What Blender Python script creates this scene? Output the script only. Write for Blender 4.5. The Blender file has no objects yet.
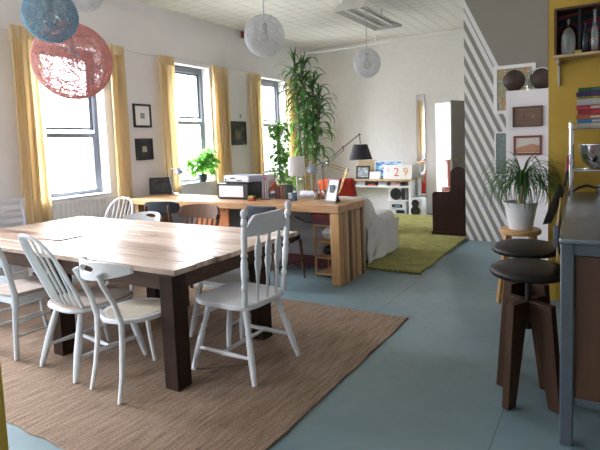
import bpy, bmesh, math, random
from mathutils import Vector, Matrix
random.seed(7)
C = bpy.context.scene.collection
PI = math.pi
R = math.radians

# ------------------------------------------------------------------ materials
def nodes(name):
    m = bpy.data.materials.new(name); m.use_nodes = True
    nt = m.node_tree
    return m, nt, nt.nodes['Principled BSDF']
def lk(nt, a, b): nt.links.new(a, b)
def math_n(nt, op, a=None, b=None, c=None):
    n = nt.nodes.new('ShaderNodeMath'); n.operation = op
    for i, v in enumerate((a, b, c)):
        if v is None: continue
        if isinstance(v, (int, float)): n.inputs[i].default_value = v
        else: nt.links.new(v, n.inputs[i])
    return n.outputs[0]
def coords(nt, kind='Object', scale=(1, 1, 1)):
    tc = nt.nodes.new('ShaderNodeTexCoord'); mp = nt.nodes.new('ShaderNodeMapping')
    mp.inputs['Scale'].default_value = scale
    nt.links.new(tc.outputs[kind], mp.inputs['Vector'])
    return mp.outputs['Vector']
def noise_n(nt, vec, scale, detail=4, rough=.6):
    n = nt.nodes.new('ShaderNodeTexNoise'); n.inputs['Scale'].default_value = scale
    n.inputs['Detail'].default_value = detail; n.inputs['Roughness'].default_value = rough
    nt.links.new(vec, n.inputs['Vector'])
    return n.outputs['Fac']
def ramp_n(nt, fac, stops):
    n = nt.nodes.new('ShaderNodeValToRGB'); e = n.color_ramp.elements
    while len(e) < len(stops): e.new(.5)
    for k, (p, c) in enumerate(stops):
        e[k].position = p; e[k].color = (c[0], c[1], c[2], 1)
    nt.links.new(fac, n.inputs['Fac'])
    return n.outputs['Color']
def bump_n(nt, h, b, strength=.3, dist=.01):
    n = nt.nodes.new('ShaderNodeBump'); n.inputs['Strength'].default_value = strength
    n.inputs['Distance'].default_value = dist
    nt.links.new(h, n.inputs['Height']); nt.links.new(n.outputs['Normal'], b.inputs['Normal'])
def mul(c, f): return tuple(min(1, x * f) for x in c)
def plain(name, c, rough=.5, metal=0, var=.06, scale=12, spec=.5, bump=0):
    m, nt, b = nodes(name)
    v = coords(nt); n = noise_n(nt, v, scale)
    lk(nt, ramp_n(nt, n, [(.3, mul(c, 1 - var)), (.7, mul(c, 1 + var))]), b.inputs['Base Color'])
    b.inputs['Roughness'].default_value = rough; b.inputs['Metallic'].default_value = metal
    b.inputs['Specular IOR Level'].default_value = spec
    if bump: bump_n(nt, n, b, bump)
    return m
def wood(name, c, axis='X', rough=.45, contrast=.3, scale=6, ratio=.12):
    m, nt, b = nodes(name)
    s = {'X': (ratio, 1, 1), 'Y': (1, ratio, 1), 'Z': (1, 1, ratio)}[axis]
    v = coords(nt, 'Object', tuple(k * scale for k in s))
    n = noise_n(nt, v, 3, 6, .65)
    lk(nt, ramp_n(nt, n, [(.25, mul(c, 1 - contrast)), (.5, c), (.75, mul(c, 1 + contrast))]), b.inputs['Base Color'])
    b.inputs['Roughness'].default_value = rough
    if max(c) < .07: b.inputs['Specular IOR Level'].default_value = .2
    bump_n(nt, n, b, .12, .004)
    return m
def thin_glass(name, tint=(1, 1, 1), gloss=.08):
    m, nt, b = nodes(name); nt.nodes.remove(b)
    t = nt.nodes.new('ShaderNodeBsdfTransparent'); t.inputs['Color'].default_value = (*tint, 1)
    g = nt.nodes.new('ShaderNodeBsdfGlossy'); g.inputs['Roughness'].default_value = .02
    lw = nt.nodes.new('ShaderNodeLayerWeight'); lw.inputs['Blend'].default_value = .25
    mx = nt.nodes.new('ShaderNodeMixShader')
    f = math_n(nt, 'MULTIPLY_ADD', lw.outputs['Fresnel'], .6, gloss * .4)
    lk(nt, f, mx.inputs[0]); lk(nt, t.outputs[0], mx.inputs[1]); lk(nt, g.outputs[0], mx.inputs[2])
    lk(nt, mx.outputs[0], nt.nodes['Material Output'].inputs['Surface'])
    return m
def translucent(name, c, tc, f=.5, var=.08):
    m, nt, b = nodes(name)
    v = coords(nt, 'Object', (14, 14, .8)); n = noise_n(nt, v, 2)
    lk(nt, ramp_n(nt, n, [(.3, mul(c, 1 - var)), (.7, mul(c, 1 + var))]), b.inputs['Base Color'])
    b.inputs['Roughness'].default_value = .8; b.inputs['Specular IOR Level'].default_value = .1
    t = nt.nodes.new('ShaderNodeBsdfTranslucent'); t.inputs['Color'].default_value = (*tc, 1)
    mx = nt.nodes.new('ShaderNodeMixShader'); mx.inputs[0].default_value = f
    lk(nt, b.outputs[0], mx.inputs[1]); lk(nt, t.outputs[0], mx.inputs[2])
    lk(nt, mx.outputs[0], nt.nodes['Material Output'].inputs['Surface'])
    return m

M = {}
M['wall'] = plain('white plaster', (.80, .785, .80), .75, var=.025, scale=1.5, spec=.2, bump=.05)
M['trimw'] = plain('white gloss trim', (.84, .84, .84), .4, var=.02)
M['yellow'] = plain('mustard paint', (.56, .365, .05), .55, var=.05, scale=2)
M['taupe'] = plain('taupe paint', (.285, .265, .225), .6, var=.03, scale=2)
M['cream'] = plain('cream paint', (.80, .775, .745), .5, var=.03)
M['frame'] = plain('dark grey window metal', (.16, .18, .215), .4, var=.08)
M['glass'] = thin_glass('window glass')
M['bottle'] = thin_glass('clear bottle glass', (.93, .95, .95), .35)
M['cupglass'] = thin_glass('cup glass', (.85, .87, .88), .4)
M['curtain'] = translucent('yellow curtain cotton', (.74, .62, .42), (.92, .70, .32), .30)
M['whitep'] = plain('white chair paint', (.74, .77, .80), .38, var=.04, scale=9)
M['whiteold'] = plain('grey white chair paint', (.60, .65, .69), .45, var=.07, scale=9)
M['greyp'] = plain('lavender grey paint', (.58, .60, .66), .5, var=.05)
M['cane'] = plain('beige seat board', (.52, .47, .37), .55, var=.1, scale=30)
M['tanseat'] = wood('tan grey seat wood', (.42, .36, .31), 'Y', .5, .3)
M['brownchair'] = wood('brown chair wood', (.11, .05, .025), 'Z', .7, .35)
M['legdark'] = wood('dark stained timber', (.030, .015, .010), 'Z', .7, .4)
M['apron'] = wood('dark apron timber', (.06, .032, .02), 'X', .5, .4)
M['deskwood'] = wood('oak desk wood', (.50, .28, .13), 'X', .35, .3)
M['orangewood'] = wood('orange plywood', (.62, .22, .075), 'Z', .5, .15)
M['pine'] = wood('pine wood', (.50, .285, .12), 'Z', .5, .25)
M['stoolwood'] = wood('walnut plank', (.06, .031, .017), 'Z', .5, .4)
M['honey'] = wood('honey stool wood', (.50, .27, .10), 'Z', .4, .2)
M['shelfwood'] = wood('light shelf wood', (.55, .40, .22), 'X', .5, .2)
M['pew'] = wood('dark pew wood', (.028, .013, .010), 'Z', .35, .35)
M['redwood'] = wood('red brown wood', (.17, .045, .028), 'Z', .4, .3)
M['brownpanel'] = wood('brown cabinet wood', (.085, .038, .018), 'Z', .5, .3)
M['leather'] = plain('dark brown leather', (.014, .0095, .009), .45, var=.12, scale=25, bump=.05, spec=.35)
M['blackpad'] = plain('black vinyl', (.012, .012, .014), .4, var=.1)
M['charcoal'] = plain('charcoal fabric', (.035, .045, .06), .7, var=.1)
M['black'] = plain('black', (.012, .012, .013), .4, var=.05)
M['darkshade'] = plain('aubergine black shade', (.038, .03, .037), .7, var=.05)
M['paper'] = plain('white paper', (.82, .82, .80), .7, var=.02)
M['shadew'] = translucent('white lampshade', (.80, .79, .78), (.8, .78, .75), .3, .02)
M['ceramic'] = plain('white ceramic', (.80, .81, .82), .18, var=.02)
M['chrome'] = plain('chrome', (.72, .73, .76), .16, 1, var=.03)
M['brass'] = plain('brass', (.48, .34, .16), .35, 1, var=.05)
M['lampmetal'] = plain('grey lamp metal', (.13, .12, .115), .5, .7, var=.06)
M['steel'] = plain('brushed steel', (.25, .28, .31), .36, 1, var=.12, scale=5)
M['steelleg'] = plain('grey painted steel', (.095, .115, .13), .42, .2, var=.1)
M['slip'] = plain('white cotton slipcover', (.60, .59, .57), .9, var=.06, scale=7, spec=.1, bump=.25)
M['quilt'] = plain('patterned quilt', (.62, .62, .66), .9, var=.2, scale=22, spec=.1)
M['red'] = plain('rust red upholstery', (.30, .026, .015), .85, var=.12, spec=.15)
M['orange'] = plain('orange cushion', (.72, .13, .035), .85, var=.08, spec=.15)
M['bark'] = plain('yellow brown cane stem', (.36, .27, .13), .7, var=.2, scale=20)
M['soil'] = plain('soil', (.05, .035, .025), .95)
M['terracotta'] = plain('clay pot', (.45, .2, .1), .7)
M['darkpot'] = plain('dark grey pot', (.05, .06, .065), .4)
M['wire'] = plain('pale wire', (.5, .5, .5), .5)
M['coconut'] = plain('dark brown shell', (.045, .026, .02), .55, var=.3, scale=18, bump=.2)
M['redbox'] = plain('dark red box', (.22, .035, .02), .5)
M['fixture'] = plain('grey enamel', (.50, .49, .46), .45, var=.04)
M['tube'] = plain('white tube', (.86, .86, .84), .3, var=.01)
M['silverp'] = plain('silver plastic', (.42, .47, .55), .35, .3, var=.05)
M['greyplastic'] = plain('grey plastic', (.48, .49, .5), .45, var=.03)
M['speakerbody'] = plain('pale grey speaker case', (.62, .63, .63), .45, var=.02)
M['maroon'] = plain('maroon', (.13, .035, .045), .7)
M['plasticbag'] = plain('crumpled white plastic', (.6, .6, .6), .45, var=.2, scale=30, bump=.5)
M['mirror'] = plain('mirror', (.92, .93, .93), .015, 1, var=.0)
M['mattegrey'] = plain('grey under desk panel', (.36, .345, .34), .8, var=.04)
def leafmat(name, a, b, tr):
    m, nt, bs = nodes(name)
    v = coords(nt); n = noise_n(nt, v, 9, 3)
    lk(nt, ramp_n(nt, n, [(.3, a), (.7, b)]), bs.inputs['Base Color'])
    bs.inputs['Roughness'].default_value = .45
    t = nt.nodes.new('ShaderNodeBsdfTranslucent'); t.inputs['Color'].default_value = (*tr, 1)
    mx = nt.nodes.new('ShaderNodeMixShader'); mx.inputs[0].default_value = .35
    lk(nt, bs.outputs[0], mx.inputs[1]); lk(nt, t.outputs[0], mx.inputs[2])
    lk(nt, mx.outputs[0], nt.nodes['Material Output'].inputs['Surface'])
    return m
M['leafdark'] = leafmat('dark strap leaf', (.022, .075, .03), (.06, .15, .05), (.1, .25, .04))
M['leafbright'] = leafmat('bright leaf', (.10, .33, .05), (.26, .52, .13), (.40, .8, .18))
M['leafivy'] = leafmat('mid green leaf', (.06, .2, .04), (.16, .36, .08), (.3, .55, .1))
M['leafpalm'] = leafmat('palm leaf', (.02, .075, .025), (.05, .15, .045), (.1, .22, .04))
_cache = {}
def col(c, rough=.5, metal=0):
    k = (tuple(c), rough, metal)
    if k not in _cache: _cache[k] = plain('colour %d' % len(_cache), c, rough, metal, var=.06, scale=15)
    return _cache[k]

# table top: planks along X
def table_top_mat():
    m, nt, b = nodes('weathered pine planks')
    tc = nt.nodes.new('ShaderNodeTexCoord'); sp = nt.nodes.new('ShaderNodeSeparateXYZ')
    lk(nt, tc.outputs['Object'], sp.inputs[0])
    idx = math_n(nt, 'FLOOR', math_n(nt, 'DIVIDE', sp.outputs['Y'], .19))
    cx = nt.nodes.new('ShaderNodeCombineXYZ'); lk(nt, math_n(nt, 'MULTIPLY_ADD', idx, 7.3, math_n(nt, 'MULTIPLY', sp.outputs['X'], .9)), cx.inputs[0])
    lk(nt, math_n(nt, 'MULTIPLY', sp.outputs['Y'], 11), cx.inputs[1]); lk(nt, idx, cx.inputs[2])
    n = noise_n(nt, cx.outputs[0], 2.2, 7, .7)
    wn = nt.nodes.new('ShaderNodeTexWhiteNoise'); wn.noise_dimensions = '1D'; lk(nt, idx, wn.inputs['W'])
    f = math_n(nt, 'ADD', n, math_n(nt, 'MULTIPLY_ADD', wn.outputs['Value'], .36, -.18))
    base = ramp_n(nt, f, [(.22, (.12, .07, .045)), (.38, (.34, .225, .155)), (.55, (.50, .375, .285)), (.8, (.66, .55, .46))])
    lk(nt, base, b.inputs['Base Color'])
    lk(nt, math_n(nt, 'MULTIPLY_ADD', n, .3, .17), b.inputs['Roughness'])
    b.inputs['Specular IOR Level'].default_value = .5
    bump_n(nt, n, b, .15, .004)
    return m
M['tabletop'] = table_top_mat()
def floor_mat():
    m, nt, b = nodes('worn teal floor paint')
    tc = nt.nodes.new('ShaderNodeTexCoord'); sp = nt.nodes.new('ShaderNodeSeparateXYZ')
    lk(nt, tc.outputs['Object'], sp.inputs[0])
    v = coords(nt)
    n = noise_n(nt, v, .9, 5); n2 = noise_n(nt, v, 14, 4, .7)
    base = ramp_n(nt, n, [(.3, (.125, .195, .215)), (.55, (.165, .24, .258)), (.75, (.205, .27, .28))])
    wear = ramp_n(nt, n2, [(.56, (0, 0, 0)), (.74, (1, 1, 1))])
    mx = nt.nodes.new('ShaderNodeMixRGB'); mx.inputs[2].default_value = (.20, .185, .16, 1)
    lk(nt, math_n(nt, 'MULTIPLY', wear, .45), mx.inputs[0]); lk(nt, base, mx.inputs[1])
    def seam(o, off, per, w):
        fr = math_n(nt, 'FRACT', math_n(nt, 'DIVIDE', math_n(nt, 'ADD', o, off), per))
        return math_n(nt, 'LESS_THAN', fr, w / per)
    s = seam(sp.outputs['X'], 20 * 1.22 + .455, 1.22, .006)
    mx2 = nt.nodes.new('ShaderNodeMixRGB'); mx2.inputs[2].default_value = (.05, .06, .06, 1)
    lk(nt, math_n(nt, 'MULTIPLY', s, .7), mx2.inputs[0]); lk(nt, mx.outputs[0], mx2.inputs[1])
    lk(nt, mx2.outputs[0], b.inputs['Base Color'])
    lk(nt, math_n(nt, 'MULTIPLY_ADD', n2, .3, .28), b.inputs['Roughness'])
    b.inputs['Specular IOR Level'].default_value = .45
    bump_n(nt, n2, b, .08, .004)
    return m
M['floor'] = floor_mat()
def jute_mat():
    m, nt, b = nodes('woven jute')
    tc = nt.nodes.new('ShaderNodeTexCoord'); sp = nt.nodes.new('ShaderNodeSeparateXYZ')
    lk(nt, tc.outputs['Object'], sp.inputs[0])
    row = math_n(nt, 'SINE', math_n(nt, 'MULTIPLY', sp.outputs['X'], 2 * PI / .017))
    v1 = coords(nt, 'Object', (38, 3.5, 1)); n1 = noise_n(nt, v1, 1.2, 5, .7)
    v2 = coords(nt, 'Object', (60, 55, 1)); n2 = noise_n(nt, v2, 1.6, 3, .7)
    f = math_n(nt, 'ADD', math_n(nt, 'MULTIPLY', n1, .6), math_n(nt, 'MULTIPLY', n2, .4))
    base = ramp_n(nt, f, [(.34, (.155, .10, .07)), (.5, (.30, .215, .155)), (.66, (.45, .35, .26))])
    mx = nt.nodes.new('ShaderNodeMixRGB'); mx.blend_type = 'MULTIPLY'
    mx.inputs[2].default_value = (.62, .56, .5, 1)
    lk(nt, math_n(nt, 'MULTIPLY_ADD', row, -.15, .15), mx.inputs[0]); lk(nt, base, mx.inputs[1])
    lk(nt, mx.outputs[0], b.inputs['Base Color'])
    b.inputs['Roughness'].default_value = .9; b.inputs['Specular IOR Level'].default_value = .15
    bump_n(nt, math_n(nt, 'ADD', math_n(nt, 'MULTIPLY', row, .3), n2), b, .8, .008)
    return m
M['jute'] = jute_mat()
def shag_mat():
    m, nt, b = nodes('green shag')
    v = coords(nt); n = noise_n(nt, v, 45, 3, .7); n2 = noise_n(nt, v, 6, 3)
    f = math_n(nt, 'MULTIPLY_ADD', n2, .4, math_n(nt, 'MULTIPLY', n, .6))
    lk(nt, ramp_n(nt, f, [(.3, (.15, .15, .04)), (.5, (.33, .315, .115)), (.7, (.44, .42, .18))]), b.inputs['Base Color'])
    b.inputs['Roughness'].default_value = .95; b.inputs['Specular IOR Level'].default_value = .05
    bump_n(nt, n, b, 1, .03)
    return m
M['shag'] = shag_mat()
def tin_mat():
    m, nt, b = nodes('pressed tin ceiling')
    tc = nt.nodes.new('ShaderNodeTexCoord'); sp = nt.nodes.new('ShaderNodeSeparateXYZ')
    lk(nt, tc.outputs['Object'], sp.inputs[0])
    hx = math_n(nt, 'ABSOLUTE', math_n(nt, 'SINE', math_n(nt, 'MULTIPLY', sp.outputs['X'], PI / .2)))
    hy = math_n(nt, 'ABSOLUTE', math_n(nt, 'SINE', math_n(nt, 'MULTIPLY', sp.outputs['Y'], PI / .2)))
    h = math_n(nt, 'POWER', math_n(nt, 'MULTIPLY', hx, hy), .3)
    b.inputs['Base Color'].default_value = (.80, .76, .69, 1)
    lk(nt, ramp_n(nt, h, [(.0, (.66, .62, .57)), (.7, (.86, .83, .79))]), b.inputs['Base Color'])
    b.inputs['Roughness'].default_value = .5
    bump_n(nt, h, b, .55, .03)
    return m
M['tin'] = tin_mat()
def stripe_mat(slope=2.1, period=.248, off=0.0):
    m, nt, b = nodes('diagonal stripe paint')
    tc = nt.nodes.new('ShaderNodeTexCoord'); sp = nt.nodes.new('ShaderNodeSeparateXYZ')
    lk(nt, tc.outputs['Object'], sp.inputs[0])
    s = math_n(nt, 'MULTIPLY_ADD', sp.outputs['X'], slope, sp.outputs['Z'])
    fr = math_n(nt, 'FRACT', math_n(nt, 'DIVIDE', math_n(nt, 'ADD', s, 50 * period + off), period))
    st = math_n(nt, 'GREATER_THAN', fr, .5)          # 1 = taupe
    # solid taupe above the diagonal border
    d = math_n(nt, 'SUBTRACT', s, STRIPE_EDGE)
    solid = math_n(nt, 'GREATER_THAN', d, 0)
    band = math_n(nt, 'MULTIPLY', math_n(nt, 'GREATER_THAN', d, -.125), math_n(nt, 'LESS_THAN', d, 0))
    t = math_n(nt, 'MULTIPLY', st, math_n(nt, 'SUBTRACT', 1, band))
    t = math_n(nt, 'MAXIMUM', t, solid)
    mx = nt.nodes.new('ShaderNodeMixRGB'); mx.inputs[1].default_value = (.76, .76, .76, 1); mx.inputs[2].default_value = (.265, .245, .21, 1)
    lk(nt, t, mx.inputs[0]); lk(nt, mx.outputs[0], b.inputs['Base Color'])
    b.inputs['Roughness'].default_value = .6
    return m
STRIPE_EDGE = 3.37 - 1.706 * 2.1
M['stripe'] = stripe_mat()
def blotch(name, stops, scale, vec=(1, 1, 1), detail=2):
    m, nt, b = nodes(name)
    v = coords(nt, 'Object', vec); n = nt.nodes.new('ShaderNodeTexNoise')
    n.inputs['Scale'].default_value = scale; n.inputs['Detail'].default_value = detail
    lk(nt, v, n.inputs['Vector'])
    lk(nt, ramp_n(nt, n.outputs['Fac'], stops), b.inputs['Base Color'])
    b.inputs['Roughness'].default_value = .45
    return m
M['artmap'] = blotch('map print', [(.3, (.06, .16, .24)), (.40, (.5, .48, .34)), (.46, (.12, .25, .16)), (.5, (.5, .42, .16)), (.55, (.42, .10, .05)), (.6, (.5, .46, .3)), (.7, (.08, .22, .26))], 20, (1, 1, .6), 3)
M['artgreen'] = blotch('green blue print', [(.3, (.28, .3, .3)), (.45, (.1, .2, .2)), (.55, (.25, .25, .2)), (.7, (.06, .14, .22))], 16)
M['artlake'] = blotch('lake photograph', [(.35, (.55, .65, .72)), (.5, (.2, .28, .32)), (.62, (.36, .2, .12))], 10, (1, 1, 3))
M['artblue'] = blotch('blue print', [(.35, (.05, .16, .42)), (.5, (.25, .5, .75)), (.65, (.8, .85, .9))], 9, (1, 1, 2))
M['artphoto'] = blotch('pale photograph', [(.35, (.4, .45, .5)), (.48, (.7, .75, .78)), (.7, (.85, .86, .85))], 12)
M['artdark'] = blotch('dark print', [(.40, (.018, .018, .02)), (.6, (.06, .055, .05)), (.75, (.16, .14, .12))], 9)
M['stripescloth'] = None
def blanket_mat():
    m, nt, b = nodes('striped dark cloth')
    tc = nt.nodes.new('ShaderNodeTexCoord'); sp = nt.nodes.new('ShaderNodeSeparateXYZ')
    lk(nt, tc.outputs['Object'], sp.inputs[0])
    f = math_n(nt, 'FRACT', math_n(nt, 'DIVIDE', math_n(nt, 'MULTIPLY_ADD', sp.outputs['X'], -.16, sp.outputs['Z']), .16))
    lk(nt, ramp_n(nt, f, [(.0, (.02, .03, .03)), (.3, (.02, .03, .035)), (.38, (.24, .03, .035)), (.46, (.42, .11, .03)), (.52, (.05, .03, .12)), (.7, (.09, .025, .09)), (.85, (.18, .025, .03))]), b.inputs['Base Color'])
    b.inputs['Roughness'].default_value = .9
    return m
M['blanket'] = blanket_mat()

# ------------------------------------------------------------------ mesh helper
class MB:
    def __init__(s): s.bm = bmesh.new()
    def box(s, c, d, rot=None, taper=None):
        vs = []
        for z in (-.5, .5):
            for y in (-.5, .5):
                for x in (-.5, .5):
                    k = 1 if not taper or z > 0 else taper
                    v = Vector((x * d[0] * k, y * d[1] * k, z * d[2]))
                    if rot is not None: v = rot @ v
                    vs.append(s.bm.verts.new(v + Vector(c)))
        for f in ((0, 2, 3, 1), (4, 5, 7, 6), (0, 1, 5, 4), (2, 6, 7, 3), (0, 4, 6, 2), (1, 3, 7, 5)):
            s.bm.faces.new([vs[i] for i in f])
        return s
    def bx(s, x0, x1, y0, y1, z0, z1): return s.box(((x0 + x1) / 2, (y0 + y1) / 2, (z0 + z1) / 2), (x1 - x0, y1 - y0, z1 - z0))
    def tube(s, pts, rad, seg=10, sq=None, closed=False, up=None):
        pts = [Vector(p) for p in pts]; n = len(pts)
        if not isinstance(rad, (list, tuple)): rad = [rad] * n
        rings = []; prev = None
        for i, p in enumerate(pts):
            if closed: t = pts[(i + 1) % n] - pts[i - 1]
            else: t = pts[min(i + 1, n - 1)] - pts[max(i - 1, 0)]
            t.normalize()
            if prev is None:
                a = Vector(up) if up else (Vector((0, 0, 1)) if abs(t.z) < .9 else Vector((1, 0, 0)))
                u = (a - t * a.dot(t)).normalized()
            else: u = (prev - t * prev.dot(t)).normalized()
            prev = u; w = t.cross(u)
            r = rad[i]; ku, kw = (sq if sq else (1, 1))
            rings.append([s.bm.verts.new(p + (u * math.cos(2 * PI * k / seg) * ku + w * math.sin(2 * PI * k / seg) * kw) * r) for k in range(seg)])
        m = n if closed else n - 1
        for i in range(m):
            a, b = rings[i], rings[(i + 1) % n]
            for k in range(seg): s.bm.faces.new((a[k], a[(k + 1) % seg], b[(k + 1) % seg], b[k]))
        if not closed:
            s.bm.faces.new(rings[0][::-1]); s.bm.faces.new(rings[-1])
        return s
    def turned(s, p0, p1, prof, seg=12):
        p0, p1 = Vector(p0), Vector(p1)
        return s.tube([p0.lerp(p1, t) for t, r in prof], [r for t, r in prof], seg)
    def lathe(s, prof, c=(0, 0, 0), seg=24, sx=1, sy=1, rot=None):
        rings = []
        for r, z in prof:
            ring = []
            for k in range(seg):
                v = Vector((r * math.cos(2 * PI * k / seg) * sx, r * math.sin(2 * PI * k / seg) * sy, z))
                if rot is not None: v = rot @ v
                ring.append(s.bm.verts.new(v + Vector(c)))
            rings.append(ring)
        for a, b in zip(rings, rings[1:]):
            for k in range(seg): s.bm.faces.new((a[k], a[(k + 1) % seg], b[(k + 1) % seg], b[k]))
        s.bm.faces.new(rings[0][::-1]); s.bm.faces.new(rings[-1])
        return s
    def prism(s, poly, fn0, fn1):
        a = [s.bm.verts.new(fn0(*p)) for p in poly]; b = [s.bm.verts.new(fn1(*p)) for p in poly]
        n = len(poly)
        s.bm.faces.new(a[::-1]); s.bm.faces.new(b)
        for k in range(n): s.bm.faces.new((a[k], a[(k + 1) % n], b[(k + 1) % n], b[k]))
        return s
    def plate(s, poly, z0, z1): return s.prism(poly, lambda x, y: (x, y, z0), lambda x, y: (x, y, z1))
    def sphere(s, c, r, sc=(1, 1, 1), u=20, v=12):
        mat = Matrix.Translation(c) @ Matrix.Diagonal((sc[0], sc[1], sc[2], 1))
        bmesh.ops.create_uvsphere(s.bm, u_segments=u, v_segments=v, radius=r, matrix=mat); return s
    def grid(s, nu, nv, fn, thick=0):
        def lay(o):
            return [[s.bm.verts.new(fn(i / nu, j / nv, o)) for j in range(nv + 1)] for i in range(nu + 1)]
        A = lay(0)
        for i in range(nu):
            for j in range(nv): s.bm.faces.new((A[i][j], A[i + 1][j], A[i + 1][j + 1], A[i][j + 1]))
        if thick:
            B = lay(thick)
            for i in range(nu):
                for j in range(nv): s.bm.faces.new((B[i][j], B[i][j + 1], B[i + 1][j + 1], B[i + 1][j]))
            for i in range(nu):
                s.bm.faces.new((A[i][0], B[i][0], B[i + 1][0], A[i + 1][0])); s.bm.faces.new((A[i][nv], A[i + 1][nv], B[i + 1][nv], B[i][nv]))
            for j in range(nv):
                s.bm.faces.new((A[0][j], A[0][j + 1], B[0][j + 1], B[0][j])); s.bm.faces.new((A[nu][j], B[nu][j], B[nu][j + 1], A[nu][j + 1]))
        return s
    def leaf(s, pts, wid, side, fold=.25):
        rows = []
        for i, p in enumerate(pts):
            p = Vector(p); t = Vector(pts[min(i + 1, len(pts) - 1)]) - Vector(pts[max(i - 1, 0)])
            t.normalize(); sd = Vector(side); sd = (sd - t * sd.dot(t)).normalized(); nrm = t.cross(sd)
            w = wid[i]
            rows.append([s.bm.verts.new(p - sd * w + nrm * w * fold), s.bm.verts.new(p), s.bm.verts.new(p + sd * w + nrm * w * fold)])
        for a, b in zip(rows, rows[1:]):
            for k in (0, 1): s.bm.faces.new((a[k], a[k + 1], b[k + 1], b[k]))
        return s
    def build(s, name, mat, parent=None, bevel=0, flat=False, seg=2, loc=None, fixn=True, sharp=.6):
        if fixn: bmesh.ops.recalc_face_normals(s.bm, faces=s.bm.faces)
        if loc is not None:
            bmesh.ops.translate(s.bm, verts=s.bm.verts, vec=-Vector(loc))
        me = bpy.data.meshes.new(name); s.bm.to_mesh(me); s.bm.free()
        me.materials.append(mat)
        if not flat:
            for p in me.polygons: p.use_smooth = True
            me.set_sharp_from_angle(angle=sharp)
        o = bpy.data.objects.new(name, me); C.objects.link(o)
        if loc is not None: o.location = loc
        if parent is not None: o.parent = parent
        if bevel:
            b = o.modifiers.new('bevel', 'BEVEL'); b.width = bevel; b.segments = seg; b.limit_method = 'ANGLE'; b.angle_limit = R(35)
            b.harden_normals = False
        return o
def tag(o, label, cat, group=None):
    o['label'] = label; o['category'] = cat
    if group: o['group'] = group
    return o
def thing(name, label, cat, loc, rz=0, group=None):
    o = bpy.data.objects.new(name, None); C.objects.link(o)
    o.empty_display_size = .05
    o.location = loc; o.rotation_euler = (0, 0, rz)
    return tag(o, label, cat, group)
def struct(name, mb, mat, bevel=0, parent=None, flat=True):
    o = mb.build(name, mat, parent, bevel, flat=flat)
    if parent is None: o['kind'] = 'structure'
    return o
def copy_tree(o, loc, rz, label=None, group=None):
    def cp(src, par):
        c = src.copy(); C.objects.link(c)
        if par is not None: c.parent = par
        for ch in list(src.children): cp(ch, c)
        return c
    r = cp(o, None)
    r.location = loc; r.rotation_euler = (0, 0, rz)
    if label: r['label'] = label
    if group: r['group'] = group
    return r
def rotx(a): return Matrix.Rotation(a, 3, 'X')
def roty(a): return Matrix.Rotation(a, 3, 'Y')
def rotz(a): return Matrix.Rotation(a, 3, 'Z')
def arc(c, r, a0, a1, n, ax='xy', z=0):
    out = []
    for k in range(n + 1):
        a = a0 + (a1 - a0) * k / n
        out.append((c[0] + r * math.cos(a), c[1] + r * math.sin(a)))
    return out

# ------------------------------------------------------------------ room
XW, YB, H = -5.65, 9.3, 3.5
XR, YF = 2.3, -2.6
struct('floor', MB().bx(XW - .4, XR + .2, YF - .2, YB + 3.2, -.12, 0), M['floor'])
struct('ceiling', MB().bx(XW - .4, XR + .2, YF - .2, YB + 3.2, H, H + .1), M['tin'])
# left wall with openings
WIN = [(-.92, -.05), (1.20, 2.07), (3.20, 4.115), (5.22, 6.085), (7.36, 8.26)]
SILL, TOP, WD = .885, 2.745, .24
mb = MB(); y = YF - .2
for a, b in WIN:
    mb.bx(XW - WD, XW, y, a, 0, H); mb.bx(XW - WD, XW, a, b, 0, SILL); mb.bx(XW - WD, XW, a, b, TOP, H); y = b
mb.bx(XW - WD, XW, y, YB + .15, 0, H)
struct('wall_left', mb, M['wall'])
# back wall with doorway
DX0, DX1, DZ = -2.85, -1.98, 2.15
mb = MB().bx(XW, DX0, YB, YB + .15, 0, H).bx(DX0, DX1, YB, YB + .15, DZ, H).bx(DX1, -1.2, YB, YB + .15, 0, H)
struct('wall_back', mb, M['cream'])
# doorway casing
mb = MB().bx(DX0 - .09, DX0, YB - .025, YB, 0, DZ + .09).bx(DX0, DX1, YB - .025, YB, DZ, DZ + .09).bx(DX1, DX1 + .09, YB - .025, YB, 0, DZ + .09)
struct('trim_1', mb, M['cream'], .004)
# room beyond the doorway, lit by its own tall window on the left
struct('wall_beyond', MB().bx(-4.6, -.9, 12.2, 12.35, 0, H).bx(-.9, -.8, YB + .15, 12.35, 0, H)
       .bx(-4.6, -4.45, YB + .15, 12.35, 0, .5).bx(-4.6, -4.45, YB + .15, 12.35, 2.9, H), M['wall'])
# door leaf, hinged on the right, standing open into the room
dl = thing('door_1', 'x', 'door', (-2.02, YB - .03, 0), R(-112)); del dl['label'], dl['category']; dl['kind'] = 'structure'
mb = MB().bx(0, .84, -.02, .02, .012, 2.13)
mb.build('door_panel', M['taupe'], dl, .004)
mb = MB().sphere((.775, .062, 1.09), .03, (1, .8, 1)).tube([(.775, .02, 1.09), (.775, .06, 1.09)], .012).lathe([(.028, 0), (.028, .006)], (.775, .02, 1.09), 16, rot=rotx(-PI / 2))
mb.sphere((.775, -.062, 1.09), .03, (1, .8, 1)).tube([(.775, -.02, 1.09), (.775, -.06, 1.09)], .012)
mb.build('door_knob', M['brass'], dl)
# striped stair enclosure
struct('wall_striped', MB().bx(-1.715, -.3, 6.95, YB, 0, H), M['stripe'])
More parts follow.
